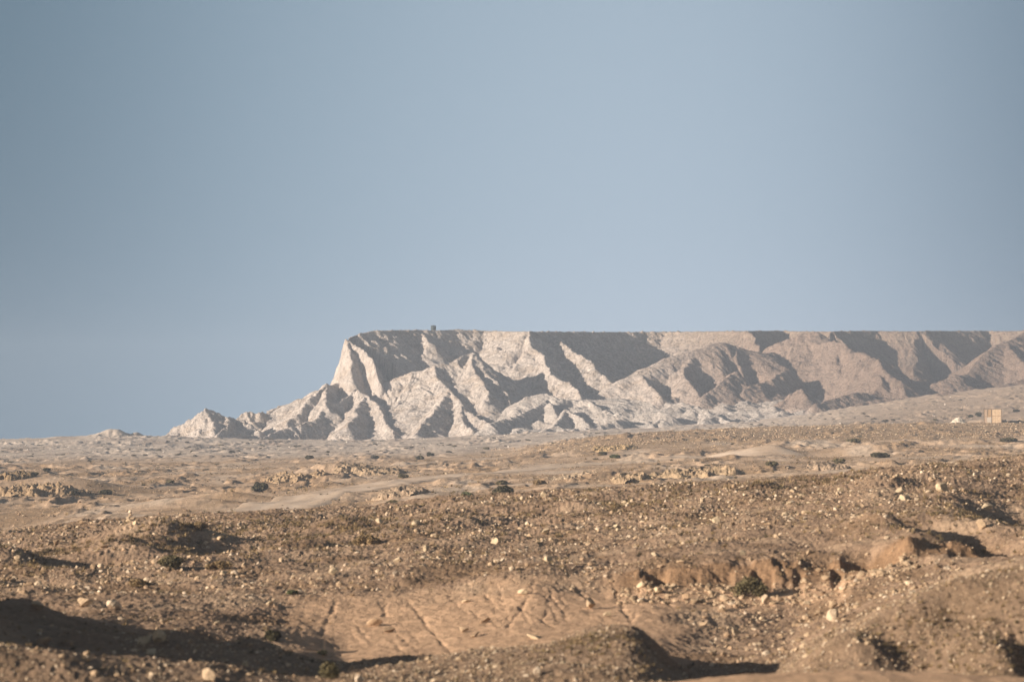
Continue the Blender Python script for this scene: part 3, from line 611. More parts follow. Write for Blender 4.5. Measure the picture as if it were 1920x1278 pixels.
ROCKS = [  # photo column, photo row of the foot, width and height in photo pixels, pale?, label
 (85, 1208, 24, 26, 0, 'upright tan boulder standing alone in the dark shaded hollow'),
 (272, 1204, 34, 18, 1, 'long pale boulder, left half of a touching pair in the shaded hollow'),
 (301, 1205, 26, 26, 1, 'tall pale boulder, right half of a touching pair in the shaded hollow'),
 (284, 1226, 32, 15, 1, 'flat pale slab of rock just below the touching pair of boulders'),
 (392, 1276, 27, 26, 0, 'tan boulder at the bottom edge casting a dark shadow beside it'),
 (164, 1228, 14, 11, 0, 'small tan rock in the hollow between the upright boulder and the pale slab'),
 (462, 1248, 13, 12, 1, 'small pale rock in the shaded hollow left of the dark bush'),
 (180, 1266, 15, 13, 0, 'tan rock low in the bottom left of the shaded hollow'),
 (136, 1208, 12, 11, 0, 'small rock right beside the upright boulder in the hollow'),
 (308, 1168, 18, 11, 0, 'low rock at the upper rim of the hollow above the touching pair'),
 (408, 1169, 13, 8, 1, 'small yellowish rock at the shadow edge of the hollow'),
 (216, 1140, 30, 22, 0, 'largest tan boulder in the stony bank above the hollow'),
 (162, 1136, 26, 20, 0, 'rounded tan boulder in the stony bank, next left of the largest one'),
 (72, 1142, 26, 20, 0, 'broad tan boulder at the left end of the stony bank'),
 (508, 1133, 14, 12, 1, 'white rock lying alone below the stony bank near the bare slope'),
 (625, 1077, 18, 15, 1, 'cream boulder alone on the rubble above the left end of the bare slope'),
 (421, 1078, 15, 12, 1, 'pale rock on the lip of the dark gully'),
 (712, 981, 20, 13, 1, 'white flat topped boulder near the crest left of the middle'),
 (781, 984, 20, 12, 1, 'cream boulder near the crest with a dark shadow on its right'),
 (1018, 934, 13, 12, 1, 'round cream boulder sitting on the crest below the two green bushes'),
 (798, 1034, 15, 13, 1, 'cream rock in the middle of the rubble slope, below the crest boulders'),
 (746, 1055, 15, 14, 1, 'upright cream rock on the rubble slope left of the middle'),
 (828, 1043, 15, 13, 0, 'tan rock on the rubble slope just right of the upright cream rock'),
 (980, 1114, 20, 11, 1, 'flat rock near the top of the bare slope beside the forked rill'),
 (876, 1128, 18, 8, 1, 'thin white slab on the upper bare slope'),
 (910, 1166, 17, 13, 0, 'tan stone in the middle of the bare slope with a long shadow'),
 (870, 1184, 18, 12, 0, 'left stone of a pair low on the bare slope'),
 (891, 1193, 22, 13, 0, 'right stone of a pair low on the bare slope'),
 (704, 1172, 30, 19, 0, 'brown clod of broken rock on the left part of the bare slope'),
 (729, 1185, 20, 12, 0, 'brown stone just below the clod of broken rock'),
 (1003, 1196, 26, 10, 1, 'pale flat stone at the foot of the bare slope'),
 (1106, 1140, 20, 24, 0, 'tall reddish stone standing in a rill of the bare slope'),
 (1022, 1001, 22, 14, 1, 'cream boulder with a dark hole in the middle of the rubble slope'),
 (929, 1018, 17, 13, 1, 'cream rock on the rubble slope left of the boulder with a dark hole'),
 (1029, 1052, 15, 13, 1, 'greyish white rock low on the rubble slope above the bare slope'),
 (675, 1277, 24, 18, 0, 'tan rock at the bottom edge right of the dark bush'),
 (1007, 1262, 16, 13, 0, 'tan rock on the speckled near mound'),
 (1284, 1122, 17, 14, 0, 'square tan rock below the cave in the earth bank'),
 (1231, 1112, 20, 12, 1, 'fallen pale rock right under the earth bank, beside the cave'),
 (1202, 1100, 18, 12, 1, 'fallen pale rock at the left end of the cave'),
 (1204, 1127, 22, 10, 0, 'flat rock on the sand below the fallen rocks'),
 (1378, 1189, 20, 15, 1, 'white boulder at the edge of the stones in the gully floor'),
 (1432, 1131, 18, 21, 0, 'upright rock below the olive bush on the bank'),
 (1391, 1040, 13, 10, 1, 'white rock on the rubble just above the earth bank'),
 (1138, 1155, 18, 10, 1, 'pale stone low on the right part of the bare slope'),
 (1343, 979, 13, 12, 1, 'white round rock in the pale stone patch right of the middle'),
 (1229, 1044, 19, 11, 1, 'pale rock on the rubble above the cave'),
 (1840, 990, 20, 20, 0, 'round boulder at the edge of the dark hollow on the right'),
 (1559, 1141, 19, 22, 0, 'upper block of a tan pillar standing in the gully'),
 (1561, 1166, 24, 30, 0, 'lower block of a tan pillar standing in the gully'),
 (1690, 924, 20, 15, 1, 'upper cream boulder of a pair on the right of the rubble slope'),
 (1694, 938, 24, 14, 1, 'lower cream boulder of a pair on the right of the rubble slope'),
 (1766, 919, 22, 17, 1, 'cream boulder high on the rubble slope near the right edge'),
 (1847, 954, 22, 15, 1, 'cream boulder above the dark hollow on the right'),
 (1319, 1174, 15, 12, 0, 'tan rock among the stones of the gully floor, beside the sand'),
 (255, 983, 10, 8, 1, 'small pale rock in front of the cairn'),
 (106, 1020, 14, 11, 0, 'tan rock on the crest at the left'),
]
for (px, py, w, h, pale, lab) in ROCKS:
    x, y, z = hit(px, py, True, 44.0); r = w * .5 * y / F * 1.12
    put_rock(x, y, z, r, lab, G_BOULD, h / w * 1.25, bool(pale), .22)

def scatter_mask(px, d):
    """how stony the ground is, 0..1"""
    X = (px - 960) * d / F
    n = fbm(X / 4.0, d / 6.0, 3, 801)
    n2 = fbm(X / 11.0, d / 3.2 + X / 9.0, 3, 803)
    near = (1 - bare_mask(px, d)) * (1 - sstep(128, 140, d)) * np.clip(.42 + 1.0 * n + .9 * n2, .05, 1.5)
    band = np.exp(-((d - (84 + (px - 0) * .0)) / 5.0) ** 2) * (1 - sstep(380, 520, px)) * .9          # stony bank on the left
    patch = np.exp(-((px - 1350) / 260.0) ** 2 - ((d - 108) / 11.0) ** 2) * .9                        # pale stone patch
    shade = sstep(44, 50, d) * (1 - sstep(64, 70, d)) * (1 - sstep(540, 640, px)) * .35
    return np.clip(near * (1 - .2 * (shade > .2)) + (band + patch) * (1 - bare_mask(px, d)), 0, 1.6)
rg = np.random.default_rng(77)
def candidates(n, d0, d1, p0=-120, p1=2040):
    d = np.sqrt(rg.uniform(d0 * d0, d1 * d1, n)); px = rg.uniform(p0, p1, n); return px, d
# larger single stones, told apart by where they lie
ZONES = [
 ('stony bank', 34, (77, 92), (-20, 470), (10, 20), 'tan stone packed in the stony bank above the shaded hollow'),
 ('pale patch', 40, (97, 120), (1120, 1600), (8, 15), 'cream stone in the pale stone patch right of the middle'),
 ('left rubble', 36, (92, 128), (0, 640), (7, 12), 'tan stone strewn around the dark gully on the left'),
 ('middle rubble', 40, (80, 126), (640, 1120), (7, 13), 'tan stone strewn on the rubble slope between crest and bare slope'),
 ('right rubble', 36, (80, 128), (1600, 1915), (7, 14), 'tan stone strewn on the right end of the rubble slope'),
 ('gully', 26, (59, 72), (1300, 1760), (11, 18), 'stone lying on the gully floor below the earth bank'),
 ('near mound', 20, (46.5, 53), (700, 1160), (9, 14), 'small tan stone on the speckled near mound'),
 ('hollow', 26, (48, 62), (10, 560), (9, 16), 'small dark stone scattered in the shaded hollow'),
]
for zi, (nm, n, (d0, d1), (p0, p1), (w0, w1), lab) in enumerate(ZONES):
    k = 0
    while k < n:
        px, d = candidates(1, d0, d1, p0, p1); px, d = float(px[0]), float(d[0])
        if bare_mask(np.array([px]), np.array([d]))[0] > .3: continue
        z = float(ground_z(np.array([px]), np.array([d]))[0]); r = (w0 + (w1 - w0) * rg.uniform() ** 2) * .5 * d / F
        put_rock((px - 960) * d / F, d, z, r, lab, 'stones: ' + lab.split(' ', 1)[1], rg.uniform(.7, 1.05), nm == 'pale patch' or rg.uniform() < .08, .28); k += 1

def build_rubble(name, label, batches, seed):
    shapes = {1: [rock_shape(seed + i, 1, 8, .04) for i in range(10)], 2: [rock_shape(seed + 40 + i, 2, 10, .05) for i in range(10)]}
    COS, FS, CS = [], [], []; off = 0
    for (px, d, r, sub, pal) in batches:
        z = ground_z(px, d); X = (px - 960) * d / F
        for k in range(10):
            sel = np.arange(len(px)) % 10 == k
            if not sel.any(): continue
            p, f = shapes[sub][k]; m = int(sel.sum()); a = rg.uniform(0, 6.283, m); ca, sa_ = np.cos(a), np.sin(a)
            rr = r[sel][:, None]; hz = rg.uniform(.7, 1.1, m)[:, None]
            q = np.stack([(p[None, :, 0] * ca[:, None] - p[None, :, 1] * sa_[:, None]) * rr + X[sel][:, None],
                          (p[None, :, 0] * sa_[:, None] + p[None, :, 1] * ca[:, None]) * rr + d[sel][:, None],
                          p[None, :, 2] * rr * hz + (z[sel] + .30 * r[sel])[:, None]], -1)
            COS.append(q.reshape(-1, 3)); FS.append((f[None] + (np.arange(m) * len(p))[:, None, None]).reshape(-1, 3) + off); off += m * len(p)
            col = np.array(pal)[rg.integers(0, len(pal), m)] * rg.uniform(.75, 1.2, m)[:, None]
            CS.append(np.repeat(col, len(p), 0))
    me = mesh_from(name, np.concatenate(COS), np.concatenate(FS), 3, False, np.clip(np.concatenate(CS), .03, .9))
    tag(obj(name, me, M_rock), label, 'rubble', kind='stuff')
def batch(n, d0, d1, r0, r1, sub, pal, dens=None, power=2.2, p0=-120, p1=2040):
    px, d = candidates(n, d0, d1, p0, p1)
    if dens is not None:
        keep = rg.uniform(0, 1, n) < dens(px, d); px, d = px[keep], d[keep]
    u = rg.uniform(0, 1, len(px)); r = r0 * (1 - u * (1 - (r0 / r1) ** power)) ** (-1 / power)
    return (px, d, r, sub, pal)
TAN = ROCKCOL
build_rubble('rubble', 'countless small tan stones strewn over the near slopes', [
    batch(15000, 43, 60, .012, .045, 1, TAN, scatter_mask, 2.6), batch(5000, 58, 78, .015, .08, 1, TAN, scatter_mask, 2.4), batch(6000, 40, 78, .015, .07, 1, TAN, scatter_mask, 2.4, -1000, -120),
    batch(42000, 74, 136, .022, .13, 1, TAN, scatter_mask, 2.7), batch(1500, 74, 132, .07, .16, 2, TAN, scatter_mask, 2.8), batch(500, 71.5, 74.3, .04, .16, 1, ROCKCOL[:2], None, 2.4, 1150, 1720), batch(700, 60, 73, .03, .14, 1, TAN, None, 2.2, 1330, 1800), batch(5000, 44, 58, .025, .07, 1, TAN, scatter_mask, 2.6), batch(16000, 43.5, 60, .010, .040, 1, TAN, lambda p, d: 1 - bare_mask(p, d), 2.4, 600, 2040)], 1200)
def rise_mask(px, d): return np.clip(sstep(880, 1080, px) * sstep(395, 430, d) * (1 - sstep(505, 530, d)) * (.6 + fbm((px - 960) * d / F / 8, d / 14, 3, 821)), 0, 1)
def mid_mask(px, d): return np.clip(.22 + 1.2 * fbm((px - 960) * d / F / 9, d / 22, 4, 111), 0.02, 1)
MIDC = [(.36, .26, .17), (.30, .21, .14), (.46, .36, .25), (.25, .18, .12)]
build_rubble('scattered_stones', 'small stones scattered over the plain below the mesa', [
    batch(26000, 150, 420, .05, .20, 1, MIDC, mid_mask, 2.4), batch(16000, 390, 530, .09, .26, 1, MIDC, rise_mask, 2.4, 850, 2040),
    batch(4000, 500, 780, .10, .35, 1, [(.40, .33, .27), (.30, .24, .19), (.60, .54, .47)], lambda p, d: np.clip(.1 + fbm((p - 960) * d / F / 12, d / 40, 3, 131), 0, 1))], 1300)

# ------------------------------------------------------------------ rock outcrops on the plain: broken crusts of bedrock
M_crust = earth_mat('crust_rock', (1.2, 0.35), (6.0, 0.25), (3.0, 0.25))
def outcrop(px, py, wpx, h, depth, label, col, seed, turn=0.0):
    x, y, z0 = hit(px, py, True, 150.0); w = wpx * y / F / 2; n = 110; m = 60
    u, v = np.meshgrid(np.linspace(-1, 1, n), np.linspace(-1, 1, m)); ca, sn = math.cos(turn), math.sin(turn)
    X = x + ca * u * w - sn * v * depth; Y = y + depth * .3 + sn * u * w + ca * v * depth
    g = ground_z(X.ravel() / Y.ravel() * F + 960, Y.ravel()).reshape(X.shape)
    e = 1 - (u * u + v * v) + .5 * fbm(u * 2.2 + seed, v * 2, 4, seed); e = sstep(-.05, .55, e)
    rr = np.clip(ridged(X / 2.6, Y / 2.6, 4, seed + 5, .6) - .75, 0, 2); q = np.floor(rr * 3.5 + .8 * perlin(X / .8, Y / .8, seed)) / 3.5
    z = g + .62 * e * h * (.45 + .25 * rr + .4 * q * .6 + .25 * fbm(X / .5, Y / .7, 2, seed + 3)) - .25 * (1 - sstep(0, .25, e)) - .02
    c = np.array(col)[None, None] * (1 + .35 * fbm(X / .9, Y / .9, 3, seed + 9))[..., None]
    me = mesh_from('rock_outcrop', np.stack([X, Y, z], -1).reshape(-1, 3), grid_faces(m, n), 4, False, np.clip(c, .03, .9).reshape(-1, 3))
    tag(obj('rock_outcrop', me, M_crust), label, 'rock outcrop', 'broken rock outcrops on the plain')
outcrop(70, 928, 190, 1.5, 5.0, 'wide golden brown rock outcrop at the left edge of the plain', (.33, .235, .145), 1)
outcrop(28, 895, 70, 1.0, 4.0, 'small dark rock outcrop behind the golden brown one at the left edge', (.24, .17, .10), 2)
outcrop(570, 899, 150, 1.2, 5.0, 'orange brown rock ledge behind the round dark bush, above the track', (.37, .265, .165), 3)
outcrop(690, 886, 150, .8, 5.0, 'low rock ledge continuing right of the orange brown ledge', (.34, .25, .165), 4)
outcrop(745, 926, 110, .7, 3.0, 'broken rock rim of the sandy pit beside the track', (.35, .26, .18), 5, .3)
outcrop(1185, 902, 80, .9, 3.0, 'small crumbly outcrop left of the long one below the brown rise', (.36, .265, .17), 6)
outcrop(1310, 893, 190, 1.2, 5.0, 'long crumbly rock outcrop on the plain below the brown rise', (.34, .25, .16), 7, .15)
outcrop(1555, 880, 90, .7, 4.0, 'flat dark outcrop right of the long crumbly one', (.32, .24, .17), 8)
outcrop(1155, 843, 90, .9, 6.0, 'crusty outcrop on the left end of the brown rise', (.38, .27, .15), 9)
outcrop(1080, 893, 110, .5, 4.0, 'low rubbly outcrop right of the two green bushes', (.42, .32, .22), 10)

# ------------------------------------------------------------------ shrubs
def leaf_mat(name, col): return flat_mat(name, col, .8, .35, 3.0)
M_olive = leaf_mat('olive_leaves', (.120, .100, .050)); M_dark = leaf_mat('dark_leaves', (.078, .068, .036)); M_dry = leaf_mat('dry_twigs', (.235, .165, .085))
M_green = leaf_mat('green_leaves', (.105, .115, .050)); M_scrub = leaf_mat('scrub_leaves', (.135, .112, .078)); M_stem = flat_mat('woody_stems', (.14, .10, .07), .9)
def bush_meshes(w, h, seed, leaves, size):
    q = np.random.default_rng(seed); nb = 9
    ang = q.uniform(0, 6.283, nb); rad = np.sqrt(q.uniform(0, 1, nb)) * .62; cx = np.cos(ang) * rad * w / 2; cy = np.sin(ang) * rad * w / 2
    ch = h * q.uniform(.35, .72, nb) * (1 - .45 * rad); cr = w * q.uniform(.13, .24, nb)
    k = q.integers(0, nb, leaves); dv = q.normal(size=(leaves, 3)); dv /= np.linalg.norm(dv, axis=1)[:, None]; dv *= (q.uniform(0, 1, leaves) ** .45)[:, None]
    ctr = np.stack([cx[k] + dv[:, 0] * cr[k], cy[k] + dv[:, 1] * cr[k], ch[k] + dv[:, 2] * h * .30], 1); ctr[:, 2] = np.maximum(ctr[:, 2], h * .02)
    a = q.normal(size=(leaves, 3)); a /= np.linalg.norm(a, axis=1)[:, None]; b = np.cross(a, q.normal(size=(leaves, 3))); b /= np.linalg.norm(b, axis=1)[:, None]
    s = (size * q.uniform(.6, 1.4, leaves))[:, None]
    co = np.stack([ctr - a * s, ctr + b * s * .45, ctr + a * s, ctr - b * s * .45], 1).reshape(-1, 3)
    f = np.arange(leaves * 4).reshape(-1, 4); fol = mesh_from('foliage', co, f, 4, False)
    # stems: tapered three sided sticks from the root to the lobes
    SV, SF = [], []
    for i in range(nb):
        p0 = np.array([0, 0, -.05 * h]); p1 = np.array([cx[i] * .55, cy[i] * .55, ch[i] * .6]); p2 = np.array([cx[i] * 1.1, cy[i] * 1.1, ch[i] * 1.15]); o = len(SV)
        for p, r in ((p0, .03 * h), (p1, .02 * h), (p2, .006 * h)):
            for t in range(4): SV.append(p + r * np.array([math.cos(t * 1.571), math.sin(t * 1.571), 0]))
        for l in range(2):
            for t in range(4): SF.append([o + l * 4 + t, o + l * 4 + (t + 1) % 4, o + l * 4 + 4 + (t + 1) % 4, o + l * 4 + 4 + t])
    return fol, mesh_from('stems', np.array(SV), np.array(SF), 4, False)
def shrub(px, py, wpx, hpx, label, mat, seed, group='shrubs on the desert floor', dmin=44.0):
    x, y, z = hit(px, py, True, dmin); w = wpx * y / F; h = hpx * y / F
    t = bpy.data.objects.new('shrub', None); C.objects.link(t); t.location = (x, y, z); t.empty_display_size = .2; tag(t, label, 'shrub', group)
    px1 = 2.0 * y / F
    fol, st = bush_meshes(w, h, seed, int(min(2600, 260 + 4.0 * wpx * hpx)), max(.012, 1.25 * px1))
    obj('foliage', fol, mat, t); obj('stems', st, M_stem, t)
SHRUBS = [
 (492, 921, 46, 21, 'dark round bush standing left of the track in front of the orange ledge', M_dark, 150),
 (944, 930, 46, 24, 'largest dark green bush on the sand beyond the crest, in the middle', M_dark, 150),
 (879, 936, 32, 17, 'rounded green bush just left of the largest dark green one', M_green, 150),
 (797, 943, 44, 9, 'low flat green shrub left of the two green bushes', M_green, 150),
 (735, 949, 30, 13, 'dark shrub in the sandy pit near the track', M_olive, 150),
 (940, 908, 24, 10, 'small olive shrub behind the largest dark green bush', M_olive, 150),
 (1010, 908, 30, 11, 'dry brown shrub right of the largest dark green bush', M_dry, 150),
 (1408, 1118, 84, 42, 'broad olive bush on the earth bank near the middle of the gully', M_olive, 44),
 (621, 1272, 50, 38, 'dark green bush at the bottom edge left of the bare slope', M_olive, 44),
 (508, 1200, 42, 22, 'dark shrub at the right end of the shaded hollow', M_dark, 44),
 (605, 1228, 22, 11, 'small dark shrub above the bush at the bottom edge', M_dark, 44),
 (368, 992, 54, 17, 'dry brown shrub just below the crest on the left', M_dry, 80),
 (262, 1106, 52, 18, 'golden dry shrub below the dark gully on the left', M_dry, 80),
 (549, 1114, 28, 9, 'small green shrub above the left end of the bare slope', M_green, 76),
 (320, 1066, 70, 26, 'dark brown shrub filling the gully on the left', M_olive, 80),
 (410, 1066, 60, 18, 'dry twiggy shrub at the right end of the dark gully', M_dry, 80),
 (690, 1020, 60, 22, 'dry brush on the rubble slope below the white flat boulder', M_dry, 80),
 (580, 860, 17, 8, 'dark shrub on the pale far plain, left of a pair', M_dark, 300),
 (705, 859, 12, 6, 'dark shrub on the pale far plain, in line with a wider pair', M_dark, 300),
 (789, 861, 20, 8, 'wide dark shrub on the pale far plain in front of the mesa nose', M_dark, 300),
 (806, 855, 18, 8, 'upper dark shrub of the pair in front of the mesa nose', M_dark, 300),
 (88, 884, 17, 8, 'dark round shrub on the far plain at the left', M_dark, 300),
 (55, 892, 42, 8, 'dark spreading shrub beside the small dark outcrop at the left edge', M_olive, 300),
 (140, 928, 24, 9, 'black looking shrub at the right tip of the golden brown outcrop', M_dark, 200),
 (200, 926, 30, 9, 'dark low shrub on the sand right of the golden brown outcrop', M_dark, 200),
 (1152, 858, 24, 6, 'flat green shrub on the brown rise', M_green, 300),
 (1130, 853, 18, 8, 'olive shrub on the brown rise left of the flat green one', M_olive, 300),
 (1445, 874, 32, 10, 'olive shrub behind the right end of the long outcrop', M_olive, 200),
 (1570, 868, 36, 10, 'green shrub in the shallow dip right of the track end', M_olive, 200),
 (1650, 858, 46, 12, 'dark shrub at the right end of the shallow dip', M_dark, 200),
 (280, 978, 26, 7, 'dark flat shrub right beside the cairn', M_dark, 140),
 (347, 975, 14, 10, 'small dark upright shrub on the crest right of the cairn', M_dark, 140),
 (755, 896, 24, 7, 'dark low shrub beside the far edge of the track', M_olive, 200),
 (322, 905, 20, 5, 'flat dark shrub on the sand between outcrop and sand mounds', M_olive, 200),
 (1890, 828, 40, 8, 'dark shrub on the brown rise near the right edge', M_dark, 300),
 (1600, 828, 30, 6, 'dark shrub near the top of the brown rise below the shed', M_olive, 300),
 (1905, 772, 14, 5, 'dark bush on the pale sand behind the shed', M_dark, 505),
 (1835, 781, 14, 9, 'dark bush against the left side of the shed', M_dark, 505),
 (1820, 782, 10, 4, 'small dark bush between the sand heap and the shed', M_dark, 505),
]
for i, (px, py, w, h, lab, m, dm) in enumerate(SHRUBS): shrub(px, py, w, h, lab, m, 3000 + i, dmin=dm)
# low scrub dotted over the pale far plain: every one its own object
scrubs = []
for i in range(6):
    fol, st = bush_meshes(1.0, .42, 4000 + i, 260, .09); fol.materials.append((M_scrub, M_olive, M_scrub)[i % 3]); scrubs.append(fol)
def dot_scrub(n, d0, d1, p0, p1, w0, w1, label, group, dens):
    k = 0
    while k < n:
        px, d = candidates(1, d0, d1, p0, p1)
        if rg.uniform() > dens(px, d)[0]: continue
        z = float(ground_z(px, d)[0]); w = rg.uniform(w0, w1) ** 1.0
        o = bpy.data.objects.new('scrub', rnd.choice(scrubs)); C.objects.link(o); o.location = (float((px[0] - 960) * d[0] / F), float(d[0]), z - .02)
        o.scale = (w * 1.3, w, w * rg.uniform(.6, 1.0)); o.rotation_euler = (0, 0, rg.uniform(0, 6.28)); tag(o, label, 'scrub', group); k += 1
cl = lambda p, d: np.clip(.35 + 1.1 * fbm((p - 960) * d / F / 10, d / 40, 3, 850), .03, 1)
dot_scrub(120, 470, 750, -20, 640, .4, 1.5, 'low dark scrub dotted on the pale far plain, left of the mesa nose', 'scrub on the far plain at the left', cl)
dot_scrub(60, 480, 740, 640, 1150, .4, 1.4, 'low dark scrub dotted on the pale plain at the foot of the mesa', 'scrub on the plain at the foot of the mesa', cl)
dot_scrub(60, 530, 740, 1300, 1940, .4, 1.5, 'low dark scrub on the tan slope around the shed', 'scrub on the tan slope around the shed', cl)
dot_scrub(40, 215, 470, -20, 1940, .35, 1.1, 'small dark scrub on the sandy middle plain around the track', 'scrub on the middle plain', cl)

def build_brush():
    def dens(px, d):
        X = (px - 960) * d / F; g = np.exp(-((px - 330) / 260.0) ** 2 - ((d - 101) / 8.0) ** 2) + np.exp(-((px - 60) / 120.0) ** 2 - ((d - 90) / 5.0) ** 2) + np.exp(-((px - 650) / 260.0) ** 2 - ((d - 112) / 8.0) ** 2) * .8 + np.exp(-((px - 1850) / 170.0) ** 2 - ((d - 86) / 10.0) ** 2) * 1.2 + np.exp(-((px - 1170) / 110.0) ** 2 - ((d - 117) / 5.0) ** 2) + np.exp(-((px - 1480) / 220.0) ** 2 - ((d - 124) / 4.0) ** 2) * .6 + np.exp(-((px - 1180) / 170.0) ** 2 - ((d - 51) / 3.0) ** 2) * .6 + np.exp(-((px - 1760) / 230.0) ** 4 - ((d - 48) / 3.5) ** 2) * 1.4  # last term: brush thickened on the near right mound to stand in for shade
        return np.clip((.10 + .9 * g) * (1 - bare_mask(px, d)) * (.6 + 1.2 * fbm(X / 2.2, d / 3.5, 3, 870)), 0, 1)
    px = []; d = []
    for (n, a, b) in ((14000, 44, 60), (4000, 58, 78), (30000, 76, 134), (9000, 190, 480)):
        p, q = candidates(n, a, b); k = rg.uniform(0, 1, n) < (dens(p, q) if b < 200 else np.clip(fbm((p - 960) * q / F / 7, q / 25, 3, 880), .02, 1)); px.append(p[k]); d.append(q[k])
    px = np.concatenate(px); d = np.concatenate(d); z = ground_z(px, d); X = (px - 960) * d / F; n = len(px); nb = 12
    r = rg.uniform(.05, .15, n) * np.where(d < 150, np.clip(d / 90, .6, 1.2), 2.2)
    a = rg.uniform(0, 6.283, (n, nb)); t = rg.uniform(.2, 1.0, (n, nb)); L = r[:, None] * rg.uniform(.6, 1.2, (n, nb))
    bx = X[:, None] + np.cos(a) * r[:, None] * .35; by = d[:, None] + np.sin(a) * r[:, None] * .35; bz = np.repeat(z[:, None] - .01, nb, 1)
    tx = bx + np.cos(a) * L * np.sin(t); ty = by + np.sin(a) * L * np.sin(t); tz = bz + L * np.cos(t); wv = r[:, None] * .16
    co = np.stack([np.stack([bx - np.sin(a) * wv, by + np.cos(a) * wv, bz], -1), np.stack([bx + np.sin(a) * wv, by - np.cos(a) * wv, bz], -1), np.stack([tx, ty, tz], -1)], 2).reshape(-1, 3)
    pal = np.array([(.20, .14, .07), (.14, .10, .055), (.10, .08, .045), (.26, .19, .10)])[rg.integers(0, 4, n)]
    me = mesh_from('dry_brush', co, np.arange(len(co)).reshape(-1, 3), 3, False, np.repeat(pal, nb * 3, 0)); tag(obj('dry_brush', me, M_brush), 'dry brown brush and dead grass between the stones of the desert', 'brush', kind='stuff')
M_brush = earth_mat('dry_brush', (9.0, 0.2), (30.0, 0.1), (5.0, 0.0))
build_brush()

# ------------------------------------------------------------------ cairn, sand heap, shed, tank
x, y, z = hit(245, 978, True, 100.0)
t = bpy.data.objects.new('cairn', None); C.objects.link(t); t.location = (x, y, z); tag(t, 'brown cairn of piled stones on the crest at the left', 'cairn')
u = y / F
for (dx, dy, dz, r, hh) in [(-9, 0, 2, 6, .8), (0, -4, 3, 6.5, .8), (9, 0, 2, 6, .8), (3, 6, 3, 6, .8), (-4, 2, 9, 5.5, .8), (5, 0, 8.5, 5.5, .8), (0, 3, 14, 5, .8), (2, -1, 14, 3.5, .9), (0, 0, 20, 4, 1.0), (14, -3, 1, 3, .8), (-14, -3, 1, 3.2, .8)]:
    o = bpy.data.objects.new('stone', PROTO[(int(r * 10) + int(dz)) % len(PROTO)]); C.objects.link(o); o.parent = t
    o.location = (dx * u, dy * u, dz * u); o.scale = (r * u * 1.1, r * u, r * u * hh); o.rotation_euler = (.3 * math.sin(dx), .3 * math.cos(dz), dx + dz)

def sand_heap():
    x, y, z0 = hit(1800, 795, True, 510.0); n = 60; w = 17 * y / F; u, v = np.meshgrid(np.linspace(-1.25, 1.25, n), np.linspace(-1.25, 1.25, n))
    X = x + u * w; Y = y + 2 + v * w; g = ground_z(X.ravel() / Y.ravel() * F + 960, Y.ravel()).reshape(X.shape)
    r = np.hypot(u + .12 * perlin(v * 2, u, 4), v); z = g + 1.05 * (1 - sstep(0, 1.05, r)) + .10 * fbm(u * 3, v * 3, 3, 5) - .15 * sstep(.85, 1.2, r) + .01
    c = np.broadcast_to(np.array((.52, .45, .36)), X.shape + (3,)) * (1 + .15 * fbm(u * 4, v * 4, 3, 6))[..., None]
    tag(obj('sand_heap', mesh_from('sand_heap', np.stack([X, Y, z], -1).reshape(-1, 3), grid_faces(n, n), 4, True, c.reshape(-1, 3)), M_track), 'pale heap of sand dumped left of the wooden shed', 'sand heap')
sand_heap()

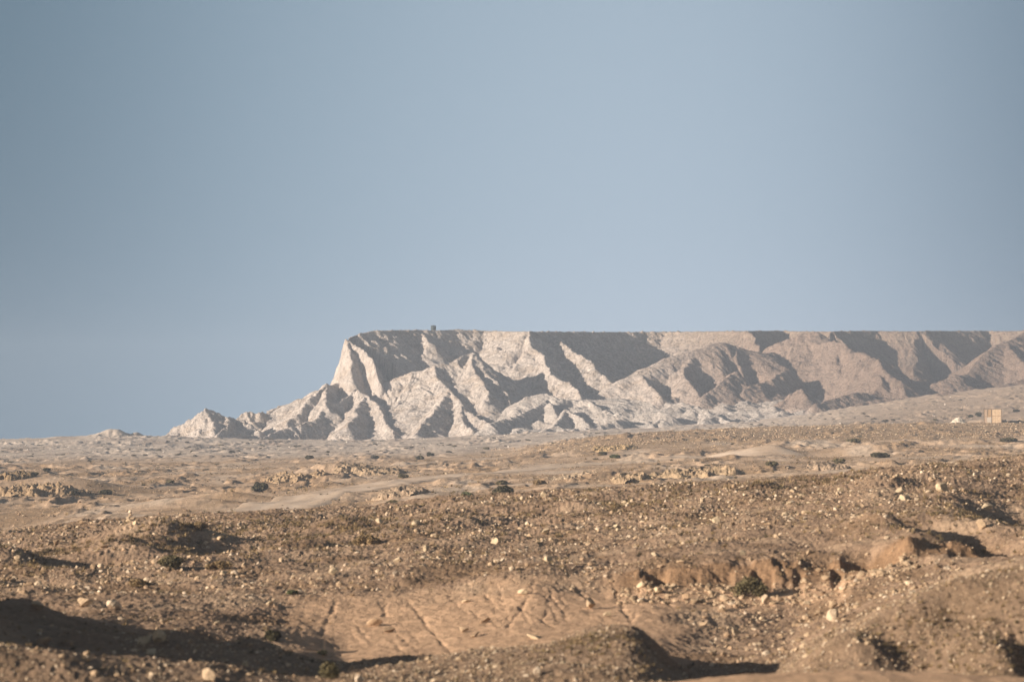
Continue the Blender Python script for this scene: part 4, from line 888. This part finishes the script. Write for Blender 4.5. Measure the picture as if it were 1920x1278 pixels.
class MB:
    def __init__(s): s.v = []; s.f = []; s.c = []
    def box(s, x0, x1, y0, y1, z0, z1, col=(1, 1, 1)):
        o = len(s.v)
        for z in (z0, z1):
            for (a, b) in ((x0, y0), (x1, y0), (x1, y1), (x0, y1)): s.v.append((a, b, z)); s.c.append(col)
        for q in ((0, 3, 2, 1), (4, 5, 6, 7), (0, 1, 5, 4), (1, 2, 6, 5), (2, 3, 7, 6), (3, 0, 4, 7)): s.f.append([o + k for k in q])
    def build(s, name, mat, parent=None): return obj(name, mesh_from(name, np.array(s.v), np.array(s.f), 4, False, np.array(s.c)), mat, parent)
M_wood = earth_mat('weathered_planks', (3.0, 0.18), (14.0, 0.15), (10.0, 0.01))
def shed():
    x, y, _ = hit(1863, 793.5, True, 498.0); y += 1.0; z = float(ground_z(np.array([x / y * F + 960]), np.array([y]))[0])
    k = y / F; W = 31 * k; H = 26.5 * k; Dp = 2.2
    t = bpy.data.objects.new('shed', None); C.objects.link(t); t.location = (x, y, z - .05); t.rotation_euler = (0, 0, R(-9)); tag(t, 'small wooden plank shed with a golden front standing alone on the right', 'shed')
    q = random.Random(3); m = MB(); n = 13; pw = W / n
    cols = [(.36, .26, .19), (.38, .28, .20), (.18, .13, .085), (.36, .24, .14), (.38, .26, .15), (.17, .12, .08), (.50, .36, .23), (.52, .39, .26), (.46, .33, .21), (.53, .40, .27), (.48, .34, .22), (.52, .38, .25), (.47, .35, .24)]
    for i in range(n):
        x0 = -W / 2 + i * pw; m.box(x0 + .006, x0 + pw - .006, -.025 + q.uniform(-.012, .012), .02, 0 + q.uniform(0, .05), H - .08 + q.uniform(-.03, .03), cols[i])
    m.build('front_wall', M_wood, t)
    m = MB()
    for sx in (-1, 1):
        for i in range(9):
            y0 = .08 + i * (Dp - .16) / 9; m.box(sx * (W / 2 - .03) - .02, sx * (W / 2 - .03) + .02, y0 + .005, y0 + (Dp - .16) / 9 - .005, 0, H - .09, (.26, .15, .10))
    for i in range(n):
        x0 = -W / 2 + i * pw; m.box(x0 + .05, x0 + pw - .0, Dp - .03, Dp + .01, 0, H - .1, (.34, .23, .14))
    m.build('side_walls', M_wood, t)
    for sx in (-1, 1):
        m = MB(); m.box(sx * (W / 2 + .05) - .05, sx * (W / 2 + .05) + .05, -.04, .06, -.1, H + .02, (.13, .10, .065)); m.build('corner_post', M_wood, t)
    m = MB(); m.box(-W / 2 - .14, W / 2 + .16, -.16, Dp + .12, H + .022, H + .10, (.20, .15, .11)); m.build('roof', M_wood, t)
    m = MB(); m.box(-W / 2 + 2.1 * pw, -W / 2 + 5.4 * pw, -.075, -.045, .12, H * .42, (.42, .36, .30)); m.build('patch_board', M_wood, t)
    m = MB(); m.box(-W / 2 + .05, W / 2 - .05, -.06, -.04, H * .50, H * .535, (.30, .20, .12)); m.build('rail', M_wood, t)
shed()

M_tank = flat_mat('tank_plastic', (.020, .034, .036), .55, .15, 4.0)
def lathe(name, prof, seg, mat, parent):
    v = []; f = []
    for (r, z) in prof:
        for i in range(seg): a = 2 * math.pi * i / seg; v.append((r * math.cos(a), r * math.sin(a), z))
    for k in range(len(prof) - 1):
        for i in range(seg): f.append([k * seg + i, k * seg + (i + 1) % seg, (k + 1) * seg + (i + 1) % seg, (k + 1) * seg + i])
    return obj(name, mesh_from(name, np.array(v), np.array(f), 4, True), mat, parent)
def tank():
    d = 908.5; px = 812.5; x = (px - 960) * d / F; k = d / F; r = 4.9 * k; h = 9.6 * k; z = zof(619.2, d)
    t = bpy.data.objects.new('water_tank', None); C.objects.link(t); t.location = (x, d, z); tag(t, 'dark round water tank standing on the flat top of the mesa', 'water tank')
    prof = [(r * .98, -.6), (r * .98, .05)]
    for i in range(5): z0 = .05 + i * (h - .3) / 5; prof += [(r, z0 + .06), (r, z0 + (h - .3) / 5 - .06), (r * .975, z0 + (h - .3) / 5)]
    prof += [(r * .96, h - .22)]
    lathe('body', prof, 32, M_tank, t)
    lid = lathe('lid', [(r * 1.01, h - .24), (r * 1.01, h - .17), (r * .9, h - .12), (r * .45, h - .06), (r * .3, h - .05), (0.001, h - .05)], 32, M_tank, t)
    lathe('cap', [(r * .28, h - .052), (r * .28, h), (r * .22, h + .03), (.001, h + .03)], 20, M_tank, lid)
tank()

# ------------------------------------------------------------------ haze
def haze():
    m = bpy.data.materials.new('haze_air'); m.use_nodes = True; t = m.node_tree; t.nodes.clear()
    o = N(t, 'ShaderNodeOutputMaterial'); v = N(t, 'ShaderNodeVolumePrincipled'); v.inputs['Density'].default_value = HAZE; v.inputs['Color'].default_value = (.72, .83, 1.0, 1); v.inputs['Anisotropy'].default_value = 0.0
    t.links.new(v.outputs[0], o.inputs['Volume'])
    b = MB(); b.box(-400, 400, -30, 1165, -20, 38.8); ob = b.build('haze', m); tag(ob, 'thin blue grey haze over the plain', 'haze', kind='stuff')
HAZE = 0.00034
haze()
